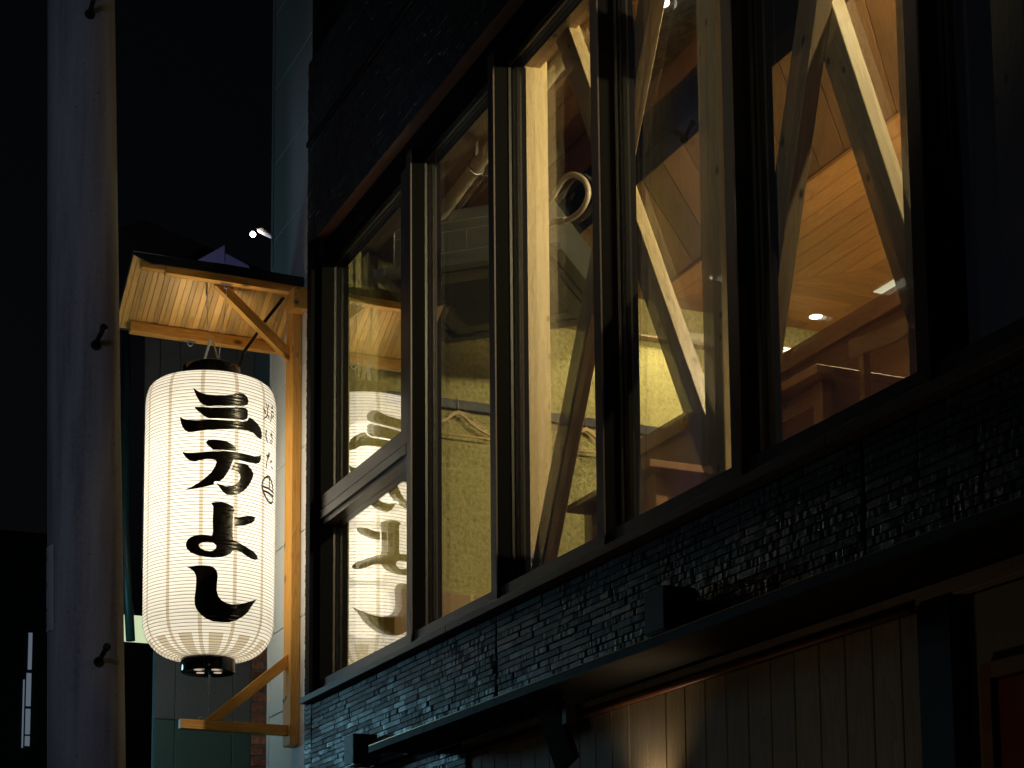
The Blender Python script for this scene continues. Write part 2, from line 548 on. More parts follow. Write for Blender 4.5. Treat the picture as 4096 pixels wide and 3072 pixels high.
# ------------------------------------------------------------------ the restaurant building
B = empty('restaurant_building', (0, 0, 0), 'dark brick corner restaurant with a lit upstairs window band and timber braces inside', 'building')

# core behind the cladding
bm = bm_new()
bx(bm, .004, 10.5, .026, .15, 2.60, 3.05)
bx(bm, .004, 10.5, .0262, .15, 5.468, 7.6)
bx(bm, .004, .118, .0264, .15, 3.05, 5.468)
bx(bm, .004, 2.105, .0266, .15, 0, 2.60)
clad = obj('brick_wall', bm, glaz, B)
# bricks: thin split-faced tiles in random bond, in courses of 27 mm
ROW = .0245
def brick_mesh(L, seed):
    r = random.Random(seed)
    bm = bm_new()
    hh = ROW - .004
    nx = max(6, int(L / .0115))
    amp = (.0022, .0018, .0004, .0016, .0005)[seed % 5]
    fr = [[None] * (nx + 1) for _ in range(2)]
    yy = 0
    for i in range(nx + 1):
        yy = r.uniform(-amp, amp)
        x = L * i / nx + (r.uniform(-.003, .003) if 0 < i < nx else 0)
        for j in range(2):
            y = -(.0195 + yy + r.uniform(-.0006, .0006)) if 0 < i < nx else -.018
            fr[j][i] = bm.verts.new((x, y, hh * j + r.uniform(-.0006, .0006)))
    for i in range(nx):
        bm.faces.new((fr[0][i], fr[0][i + 1], fr[1][i + 1], fr[1][i]))
    b00 = bm.verts.new((0, 0, 0)); b10 = bm.verts.new((L, 0, 0)); b01 = bm.verts.new((0, 0, hh)); b11 = bm.verts.new((L, 0, hh))
    bm.faces.new([b00, b10] + [fr[0][i] for i in range(nx, -1, -1)])
    bm.faces.new([b11, b01] + [fr[1][i] for i in range(nx + 1)])
    bm.faces.new((b01, b00, fr[0][0], fr[1][0]))
    bm.faces.new((b10, b11, fr[1][nx], fr[0][nx]))
    bmesh.ops.recalc_face_normals(bm, faces=bm.faces)
    me = bpy.data.meshes.new('brick')
    bm.to_mesh(me); bm.free()
    return me
LENS = (.115, .15, .18, .205, .228, .228)
BM_ = [(L, [brick_mesh(L - .005, 100 * i + k) for k in range(5)]) for i, L in enumerate(LENS)]
for L, ms in BM_:
    for k, me in enumerate(ms):
        me.materials.append(brick_m if k < 3 else brick2_m)
spots = []
def lay(x0, x1, z0, z1):
    z = z0
    while z < z1 - ROW * .6:
        x = x0
        while x < x1 - .03:
            i = random.randrange(len(LENS))
            L = LENS[i]
            spots.append((min(L, x1 - x) / L, i, random.randrange(5), x, z))
            x += L
        z += ROW
CORNER_ZONES = [(0.124, 2.405, 2.63, 3.045), (2.415, 4.80, 2.63, 3.045), (4.81, 9.0, 2.63, 3.045), (.124, 2.10, 2.05, 2.60), (.124, 7.5, 5.470, 6.02)]
for zx in CORNER_ZONES:
    lay(*zx)
# quoin column of short tiles at the free corner
z = 2.05
while z < 6.0:
    spots.append((.118 / .115, 0, random.randrange(5), .001, z)); z += ROW
# upper field above the soldier line
lay(.0, 4.5, 6.05, 6.5)
scored = []
for s in spots:
    sx, i, k, x, z = s
    L = LENS[i] * sx
    a = to_px((x, 0, z)); b = to_px((x + L, 0, z + ROW))
    if a is None or b is None:
        continue
    vis = -10 < (a[0] + b[0]) / 2 < 1034 and -10 < (a[1] + b[1]) / 2 < 778
    scored.append(((abs(a[0] - b[0]) * 6 / a[2] if vis else -1), s))
scored.sort(key=lambda t: -t[0])
def place_brick(s, parent):
    sx, i, k, x, z = s
    o = link('brick', BM_[i][1][k], None, parent)
    o.location = (x, .026 - random.uniform(0, .004), z)
    o.scale = (sx, 1, 1)
    return o
for sc_, s in scored[:299]:
    place_brick(s, clad)
rest = bm_new()
rest_mats = []
for sc_, s in scored[299:]:
    sx, i, k, x, z = s
    me = BM_[i][1][k]
    n0 = len(rest.verts); f0 = len(rest.faces)
    rest.from_mesh(me)
    rest.verts.ensure_lookup_table(); rest.faces.ensure_lookup_table()
    yy = .026 - random.uniform(0, .004)
    for v in rest.verts[n0:]:
        v.co = Vector((v.co.x * sx + x, v.co.y + yy, v.co.z + z))
    for f in rest.faces[f0:]:
        f.material_index = 0 if k < 3 else 1
me = bpy.data.meshes.new('brick_course')
rest.to_mesh(me); rest.free()
me.materials.append(brick_m); me.materials.append(brick2_m)
o = link('brick_course', me, None, clad)
o['kind'] = 'stuff'
# drip moulding between the two brick fields
box('string_course', 0.0, 7.5, -.004, .03, 6.022, 6.046, black_m, B)

# window sill, lintel trim, outer frame
for xa, xb in ((.07, 2.005), (2.008, 4.7), (4.703, 9.0)):
    box('sill', xa, xb, -.042, .06, 3.053, 3.084, frame_m, B, .002)
box('lintel_trim', .10, 9.0, .004, .062, 5.4665, 5.4695, copper_m, B)
bm = bm_new()
bx(bm, .118, 9.0, .062, .16, 5.37, 5.466)
bx(bm, .118, 9.0, .034, .16, 3.086, 3.112)
obj('window_surround', bm, jamb_m, B)
bm = bm_new()
bx(bm, .064, .128, -.012, .024, 3.086, 5.466)
bx(bm, .128, .172, .03, .16, 3.1121, 5.3699)
obj('corner_jamb', bm, jamb_m, B)

ARR = [.172, 1.438, 2.361, 3.274, 4.163, 5.07, 5.975, 6.88]
for a in ARR[1:]:
    bm = bm_new()
    bx(bm, a - .053, a, .036, .108, 3.1121, 5.3699)
    mu = obj('mullion', bm, dead_m, B, .0015)
    box('lit_front_strip', a - .053, a, .029, .0355, 3.1121, 5.3699, frame_m, mu)  # thin strip carrying the lantern's brown light on the mullion front
    box('inner_post', a - .053, a, .1085, .17, 3.1121, 5.3699, jamb_m, mu, .0015)
GY = .092
def make_window(k):
    xa, xb = ARR[k], ARR[k + 1] - .053
    bm = bm_new()
    # bottom and top rails of the sash, inner stops
    bx(bm, xa, xb, .0461, .16, 3.1125, 3.172)
    bx(bm, xa, xb, .075, .16, 5.325, 5.3695)
    bx(bm, xa, xa + .012, .124, .17, 3.1725, 5.3245)
    bx(bm, xb - .012, xb, .05, .17, 3.1725, 5.3245)
    w = obj('window', bm, jamb_m, B)
    box('bottom_rail', xa + .001, xb - .0005, .0445, .0459, 3.1125, 3.1718, frame_m, w)
    zs = [(3.172, 5.325)] if k else [(3.172, 3.955), (4.105, 5.325)]
    for z0, z1 in zs:
        x0 = xa; x1 = xb - (.10 if (k == 0 and z0 > 4) else 0)
        for dy in (0, .019):
            bm = bm_new()
            vs = [bm.verts.new(p) for p in ((x0, GY + dy, z0), (x1, GY + dy, z0), (x1, GY + dy, z1), (x0, GY + dy, z1))]
            bm.faces.new(vs)
            obj('pane', bm, glass_m, w)
        bm = bm_new()
        bx(bm, x0 + .0005, x0 + .004, GY + .004, GY + .015, z0, z1)
        bx(bm, x0 + .0042, x1, GY + .004, GY + .015, z1 - .004, z1)
        obj('spacer', bm, spacer_m, w)
    if k == 0:
        bm = bm_new()
        bx(bm, xa, xb - .012, .034, .15, 4.035, 4.105)
        bx(bm, xa, xb - .012, .030, .15, 3.985, 4.028)
        bx(bm, xa, xb - .012, .044, .15, 3.955, 3.984)
        bx(bm, xa, xb - .012, .052, .15, 4.0281, 4.0349)
        obj('transom', bm, frame_m, w)
        bm = bm_new()
        bx(bm, xb - .10, xb - .0121, .040, .15, 4.106, 5.3245)
        obj('stile', bm, frame_m, w, .0015)
        bm = bm_new()
        tube(bm, [(1.30, .15, 4.80), (1.30, .19, 4.80), (1.27, .197, 4.80), (1.245, .197, 4.785), (1.24, .197, 4.76), (1.24, .197, 4.66)], [.012, .012, .011, .011, .011, .011], 8)
        obj('handle', bm, black_m, w)
    return w
for k in range(7):
    make_window(k)

# structural timber behind the glass -------------------------------------------
def column(x, y0=.18, mat=pine):
    return beam('column', (x, y0 + .06, 2.95), (x, y0 + .06, 5.62), .12, .12, mat, B, upv=(0, 1, 0), bevel=.003)
column(2.242)
column(3.767)
column(4.845)
column(5.235)
def flat_brace(x0, z0, x1, z1, y, w=.105, t=.055, mat=pineD):
    """x0,z0 -> x1,z1 is the upper-right arris"""
    d = Vector((x1 - x0, 0, z1 - z0)).normalized()
    nrm = Vector((d.z, 0, -d.x))       # towards lower / right of the line
    return d, nrm
def brace(lo, hi, y, side, w=.105, t=.055, mat=pine):
    """lo, hi: two points (x,z) on the right-hand arris of the street face; the timber lies to the left of it"""
    d = Vector((hi[0] - lo[0], 0, hi[1] - lo[1])).normalized()
    left = Vector((-d.z, 0, d.x))
    if left.x > 0:
        left = -left
    c0 = Vector((lo[0], y + t / 2, lo[1])) + left * w / 2
    c1 = Vector((hi[0], y + t / 2, hi[1])) + left * w / 2
    return beam('brace', c0, c1, t, w, mat, B, upv=left, bevel=.002)
brace((3.845, 3.06), (2.50, 5.64), .235, 1)                     # first crossed pair
brace((2.372, 3.06), (3.66, 5.55), .178, 1, mat=pineD)
brace((4.965, 3.06), (4.02, 5.56), .235, 1)                     # second crossed pair
brace((3.905, 2.98), (4.76, 5.58), .178, 1, mat=pineD)
beam('header', (2.30, .215, 5.46), (9.0, .215, 5.46), .11, .16, pineD, B)
beam('header', (2.19, .24, 5.66), (9.0, .24, 5.66), .12, .2, beam_w, B)
# bolted plate at the foot of the first column
bm = bm_new()
bx(bm, 2.304, 2.309, .197, .262, 3.13, 3.34)
for zz in (3.16, 3.31):
    for yy in (.212, .246):
        bx(bm, 2.309, 2.315, yy - .007, yy + .007, zz - .007, zz + .007)
obj('bracket_plate', bm, steel_m, B)

# room shell --------------------------------------------------------------------
XE = -.48
bm = bm_new()
bx(bm, XE - .1, XE, .34, 5.2, 2.95, 6.4)
o = obj('end_wall', bm, stucco_m, B)
bm = bm_new()
bx(bm, .10, .176, .172, .335, 2.95, 5.428)
bx(bm, XE, .0995, .3, .335, 2.95, 5.428)
obj('wall_pier', bm, stucco_m, B)
box('curtain_box', .177, 2.18, .172, .322, 5.43, 5.60, soffit_m, B)
box('curtain_box', .10, .1765, .172, .336, 5.4285, 5.60, soffit_m, B)
box('floor_slab', XE - .1, 10.5, .151, 5.2, 2.66, 2.95, floor_m, B)
box('back_wall', XE - .1, 10.5, 5.2, 5.3, 2.66, 6.4, inner_m, B)
box('inner_wall', 4.855, 10.39, .31, .36, 2.951, 5.99, inner_m, B)
box('side_wall', 10.4, 10.5, .151, 5.199, 2.95, 6.4, inner_m, B)
box('roof_slab', .01, 10.5, .16, 5.3, 6.41, 6.55, inner_m, B)
box('roof_slab', XE - .1, .0099, .47, 5.3, 6.41, 6.55, inner_m, B)
ceil = box('ceiling', XE, 10.4, 2.262, 5.199, 5.722, 5.76, inner_m, B)
ZS, YO = 5.70, 2.262
PW = .118
k = 0
# planks laid along the street side of the soffit, mitred at 45 degrees
for j in range(14):
    y0 = YO + j * PW; y1 = y0 + PW - .004
    xs = XE + .002 + (y0 - YO); xs1 = XE + .002 + (y1 - YO)
    cuts = sorted([random.uniform(1.0, 2.2), random.uniform(2.8, 4.4), 6.0])
    a0, a1 = xs, xs1
    for cxx in cuts:
        grain_prism('plank', [(a0, y0, ZS), (cxx - .0015, y0, ZS), (cxx - .0015, y1, ZS), (a1, y1, ZS)], (0, 0, .02), (1, 0, 0), ceil_w, ceil)
        a0 = a1 = cxx + .0015
for j in range(14):
    x0 = XE + .002 + j * PW; x1 = x0 + PW - .004
    ys, ys1 = YO + .004 + j * PW + .002, YO + .004 + (j + 1) * PW
    cc = ys + .35 + random.uniform(0, .8)
    grain_prism('plank', [(x0, ys, ZS), (x1, ys1, ZS), (x1, cc - .0015, ZS), (x0, cc - .0015, ZS)], (0, 0, .02), (0, 1, 0), ceil_w, ceil)
    grain_prism('plank', [(x0, cc + .0015, ZS), (x1, cc + .0015, ZS), (x1, 4.6, ZS), (x0, 4.6, ZS)], (0, 0, .02), (0, 1, 0), ceil_w, ceil)
# unlit planks, shade put into their colour, laid on the diagonal between the beam and the soffit
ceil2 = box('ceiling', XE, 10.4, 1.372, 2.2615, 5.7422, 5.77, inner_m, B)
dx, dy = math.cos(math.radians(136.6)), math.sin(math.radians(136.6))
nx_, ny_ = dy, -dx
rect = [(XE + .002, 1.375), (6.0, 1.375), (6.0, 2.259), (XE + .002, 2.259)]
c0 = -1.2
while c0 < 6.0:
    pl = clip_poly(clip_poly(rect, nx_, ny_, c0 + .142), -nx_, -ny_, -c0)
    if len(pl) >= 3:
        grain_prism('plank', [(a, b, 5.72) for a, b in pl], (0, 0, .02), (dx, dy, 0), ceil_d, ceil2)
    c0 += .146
# long beam and the higher bay next to the window
beam('ceiling_beam', (XE, 1.31, 5.905), (7.0, 1.31, 5.905), .12, .19, beam_w, B)
beam('shaded_beam_half', (XE, 1.313, 5.704), (7.0, 1.313, 5.704), .114, .208, dead_m, B)  # lower half of the beam, its shadow put in as black
ceil3 = box('ceiling', XE, 10.4, .30, 1.249, 6.025, 6.06, inner_m, B)
for j in range(8):
    y0 = .305 + j * .118
    if y0 + .114 > 1.249:
        break
    a0 = XE + .002
    for cxx in (1.4 + random.uniform(0, .6), 3.6, 6.0):
        grain_prism('plank', [(a0, y0, 6.0), (cxx - .0015, y0, 6.0), (cxx - .0015, y0 + .114, 6.0), (a0, y0 + .114, 6.0)], (0, 0, .022), (1, 0, 0), beam_w, ceil3)
        a0 = cxx + .0015

# ------------------------------------------------------------------ ground floor front
bw = box('board_wall', 2.106, 5.02, .042, .15, 1.2, 2.598, inner_m, B)
x = 2.108
while x < 5.0:
    z1 = 2.545
    bm = bm_new()
    bx(bm, 0, 1.35, 0, .1185, 0, .022)
    o = obj('board', bm, board_w, bw, .0025)
    # grain along local x = up
    o.matrix_world = Matrix(((0, 1, 0, x), (0, 0, -1, .041), (1, 0, 0, 1.195), (0, 0, 0, 1)))
    x += .1223
box('frieze_board', 2.06, 9.0, .004, .041, 2.556, 2.5985, board_w, B, .002)
bm = bm_new()
tube(bm, [(2.07, -.004, 2.548), (5.0, -.004, 2.548)], .011, 8)
obj('copper_rail', bm, copper_m, B)
box('corner_post', 5.021, 5.148, -.004, .15, 0, 2.554, black_m, B)
box('plaster_wall', 5.1485, 9.0, .05, .15, 0, 2.555, plaster_b, B)
box('ground_wall', 2.106, 5.02, .1505, .25, 0, 2.598, inner_m, B)
d = box('door', 5.262, 6.1, .036, .049, .05, 2.33, reddoor, B)
bm = bm_new()
bx(bm, 5.222, 5.258, .02, .0495, 0, 2.372); bx(bm, 5.2585, 6.14, .02, .0492, 2.334, 2.372)
obj('door_frame', bm, furn_w, d)
can = box('canopy', 1.662, 9.0, -.238, -.001, 2.604, 2.622, black_m, B)
box('fascia', 1.661, 9.0, -.2445, -.2385, 2.599, 2.6255, fascia_m, can)
box('lit_edge_strip', 1.661, 9.0, -.2465, -.236, 2.626, 2.6285, edge_lit_m, can)  # golden strip painting the light caught along the fascia's top edge

# ------------------------------------------------------------------ siding block beside the corner
A = empty('siding_building', (0, 0, 0), 'pale siding wall of the next building, behind the lantern post', 'building')
bm = bm_new()
bx(bm, -.735, .327, .046, .16, 0, 9.5)
obj('wall', bm, dkpanel, A)
z = 3.10 - .4475 * 7
while z < 9.4:
    bm = bm_new()
    bx(bm, -.694, .3275, .030, .0455, z + .003, z + .4445)
    obj('siding_panel', bm, alc_m, A, .002)
    z += .4475
box('corner_trim', -.735, -.697, .026, .0455, 0, 9.5, alc_m, A, .003)

# ------------------------------------------------------------------ lantern bracket
K = empty('lantern_bracket', (0, 0, 0), 'wooden wall bracket with a small sloping roof holding up the paper lantern', 'bracket')
beam('post', (-.2155, .0045, 2.882), (-.2155, .0045, 5.283), .127, .05, cedar, K, upv=(0, 1, 0), bevel=.003)
beam('ridge_beam', (-.1745, .028, 5.3045), (-.1745, -.697, 5.3045), .045, .043, cedar, K, bevel=.002)
beam('ridge_beam', (-.178, -.698, 5.3125), (-.178, -.82, 5.3125), .04, .031, cedar, K, bevel=.002)
beam('eave_beam', (-.5225, .022, 5.107), (-.5225, -.80, 5.107), .045, .058, cedar, K, bevel=.002)
def yz_board(name, pts, x0, x1, along, mat, parent):
    return grain_prism(name, [(x0, a, b) for a, b in pts], (x1 - x0, 0, 0), along, mat, parent)
yz_board('brace', [(-.352, 5.2825), (-.022, 5.000), (-.022, 4.932), (-.425, 5.2825)], -.252, -.206, (0, .33, -.286), cedar, K)
yz_board('lower_arm', [(-.576, 2.99), (-.0215, 2.987), (-.0215, 2.935), (-.576, 2.943)], -.24, -.19, (0, 1, 0), cedar, K)
yz_board('lower_brace', [(-.0215, 3.357), (-.0215, 3.288), (-.372, 2.991), (-.452, 2.9912)], -.238, -.192, (0, .43, .365), cedar, K)
box('wall_block', -.155, -.06, -.0455, .0285, 5.165, 5.2815, cedar, K, .003)
# roof boards: run down the slope, each its own strip
sl = Vector((-.277, 0, -.157)).normalized()
nrm = Vector((sl.z, 0, -sl.x)); nrm = nrm if nrm.z > 0 else -nrm
ys = -.866
wid = [.026, .03, .034, .03, .024, .036, .03]
i = 0
P0 = Vector((-.136, 0, 5.3515))
LR = .487
roof = None
boards = []
while ys < .024:
    w = min(wid[i % 7] + random.uniform(-.003, .003), .026 - ys if .026 - ys > .012 else .012)
    a = P0 + Vector((0, ys, 0)); b = a + sl * LR
    dz = nrm * random.uniform(0, .0012)
    boards.append([a + dz, b + dz, b + Vector((0, w - .0016, 0)) + dz, a + Vector((0, w - .0016, 0)) + dz])
    ys += w; i += 1
for q in boards:
    grain_prism('roof_board', q, nrm * .006, sl, soffit_w, K)
q0 = P0 + nrm * .0078
e = [q0 + Vector((0, -.872, 0)) - sl * .012, q0 + sl * (LR + .02) + Vector((0, -.872, 0)), q0 + sl * (LR + .02) + Vector((0, .028, 0)), q0 + Vector((0, .028, 0)) - sl * .012]
grain_prism('roof_sheet', e, nrm * .005, sl, roofm, K)
bm = bm_new()
prism(bm, [(-.873, 5.342), (-.775, 5.308), (-.71, 5.312), (.028, 5.314), (.028, 5.364), (-.40, 5.368), (-.873, 5.356)], 0, -.1295, -.1245)
obj('roof_flashing', bm, roofm, K)
bm = bm_new()
for yy, zz in ((-.034, 5.165), (-.0, 5.188)):
    pass
for xx, zz in ((-.262, 5.145), (-.22, 5.185), (-.265, 3.125), (-.232, 3.135)):
    tube(bm, [(xx, -.0195, zz), (xx, -.026, zz)], .011, 12)
obj('bolt', bm, steel_m, K)
def eye_plate(x, y, z):
    bm = bm_new()
    bx(bm, x - .014, x + .014, y - .03, y + .03, z - .003, z)
    R = .014
    tube(bm, [(x, y - R, z - .002)] + [(x, y - R * math.cos(t), z - .012 - R * math.sin(t)) for t in [math.pi * q / 8 for q in range(9)]] + [(x, y + R, z - .002)], .0028, 8)
    return obj('eye_plate', bm, steel_m, K)
eye_plate(-.1745, -.375, 5.2828)
eye_plate(-.5225, -.475, 5.0778)

# ------------------------------------------------------------------ the lantern
L = empty('paper_lantern', (0, 0, 0), 'large glowing white paper lantern with black brush characters, hanging at the brick corner', 'lantern')
RL, RT, RB = .334, .1462, .1324
ZT0, ZT1, ZB0, ZB1 = 4.602, 4.757, 3.501, 3.302
TOPP = [(.334, 4.602), (.3333, 4.622), (.3315, 4.642), (.328, 4.662), (.323, 4.680), (.316, 4.697), (.306, 4.711), (.293, 4.7205), (.276, 4.7275), (.25, 4.7345), (.22, 4.7410), (.18, 4.7500), (.1462, 4.757)]
def prof(z):
    if z > ZT0:
        for (ra, za), (rb, zb) in zip(TOPP, TOPP[1:]):
            if z <= zb:
                u = (z - za) / (zb - za)
                return ra + (rb - ra) * u
        return RT
    if z < ZB0:
        t = (ZB0 - z) / (ZB0 - ZB1)
        return RB + (RL * .985 - RB) * max(0, 1 - t ** 2.2) ** (1 / 2.2)
    s = (z - ZB0) / (ZT0 - ZB0)
    return RL * (.985 + .015 * s ** .5)
# hoop heights spaced evenly along the outline
zs = [ZB1 + (ZT1 - ZB1) * q / 4000 for q in range(4001)]
arc = [0]
for a, b in zip(zs, zs[1:]):
    arc.append(arc[-1] + math.hypot(b - a, prof(b) - prof(a)))
NH = int(arc[-1] / .0172)
hz = []
j = 0
for q in range(NH + 1):
    t = arc[-1] * q / NH
    while j < 4000 and arc[j] < t:
        j += 1
    hz.append((prof(zs[j]), zs[j]))
prf = []
for (r0, z0), (r1, z1) in zip(hz, hz[1:]):
    for u in (0, .25, .5, .75):
        bulge = -.0024 * math.sin(math.pi * u)
        tx, tz = r1 - r0, z1 - z0
        ln = math.hypot(tx, tz) or 1
        # the paper sags inward a little between hoops
        prf.append((r0 + tx * u + bulge * tz / ln, z0 + tz * u - bulge * tx / ln))
prf.append(hz[-1])
bm = bm_new()
lathe(bm, [(r, z - 3.30) for r, z in prf], 96)
o = obj('paper_shade', bm, paper_m, L)
o.location = (LAN.x, LAN.y, 3.30)
hoop_cache = {}
for r, z in hz:
    key = round(r, 3)
    if key not in hoop_cache:
        bm = bm_new()
        tube(bm, [(key * math.cos(t), key * math.sin(t), 0) for t in (2 * math.pi * q / 72 for q in range(72))], .0014, 4, True)
        me = bpy.data.meshes.new('hoop'); bm.to_mesh(me); bm.free(); me.materials.append(hoop_m)
        hoop_cache[key] = me
    o = link('hoop', hoop_cache[key], None, L)
    o.location = (LAN.x, LAN.y, z)
bm = bm_new()
lathe(bm, [(RT - .012, 4.748), (RT + .002, 4.748), (RT + .004, 4.757), (RT + .003, 4.829), (RT - .001, 4.832), (RT - .006, 4.829), (RT - .008, 4.748)], 64, LAN.x, LAN.y)
obj('top_ring', bm, lacq, L)
bm = bm_new()
lathe(bm, [(RB + .002, 3.318), (RB + .004, 3.31), (RB + .004, 3.238), (RB, 3.234), (RB - .004, 3.238), (RB - .006, 3.244), (.0, 3.2441)], 64, LAN.x, LAN.y)
bot = obj('bottom_ring', bm, lacq, L)
hole_m = emis('vent_hole_glow', (1.0, .78, .55), .55)
bm = bm_new()
for t in (0.4, 1.97, 3.54, 5.11):
    cx, cy = LAN.x + .062 * math.cos(t), LAN.y + .062 * math.sin(t)
    tube(bm, [(cx, cy, 3.2432), (cx, cy, 3.2425)], .021, 20)
obj('vent_hole', bm, hole_m, bot)
# strap handle over the top ring
bm = bm_new()
hp = []
for q in range(13):
    t = math.pi * q / 12
    q_ = .052 * math.cos(t) * (1 - .62 * math.sin(t))
    hp.append((LAN.x + .64 * q_, -.440 + .77 * q_, 4.822 + .168 * math.sin(t)))
for a, b in zip(hp, hp[1:]):
    va = [bm.verts.new((a[0] - s * .77 * .012, a[1] + s * .64 * .012, a[2])) for s in (-1, 1)]
    vb = [bm.verts.new((b[0] - s * .77 * .012, b[1] + s * .64 * .012, b[2])) for s in (-1, 1)]
    bm.faces.new((va[0], va[1], vb[1], vb[0]))
bmesh.ops.remove_doubles(bm, verts=bm.verts, dist=1e-5)
bmesh.ops.solidify(bm, geom=list(bm.faces), thickness=.002)
obj('strap_handle', bm, steel_m, L)
# bulbs
bulb_m = emis('bulb_glow', (1.0, .86, .62), 6.0)
for zb in (4.38, 3.95, 3.62):
    pass
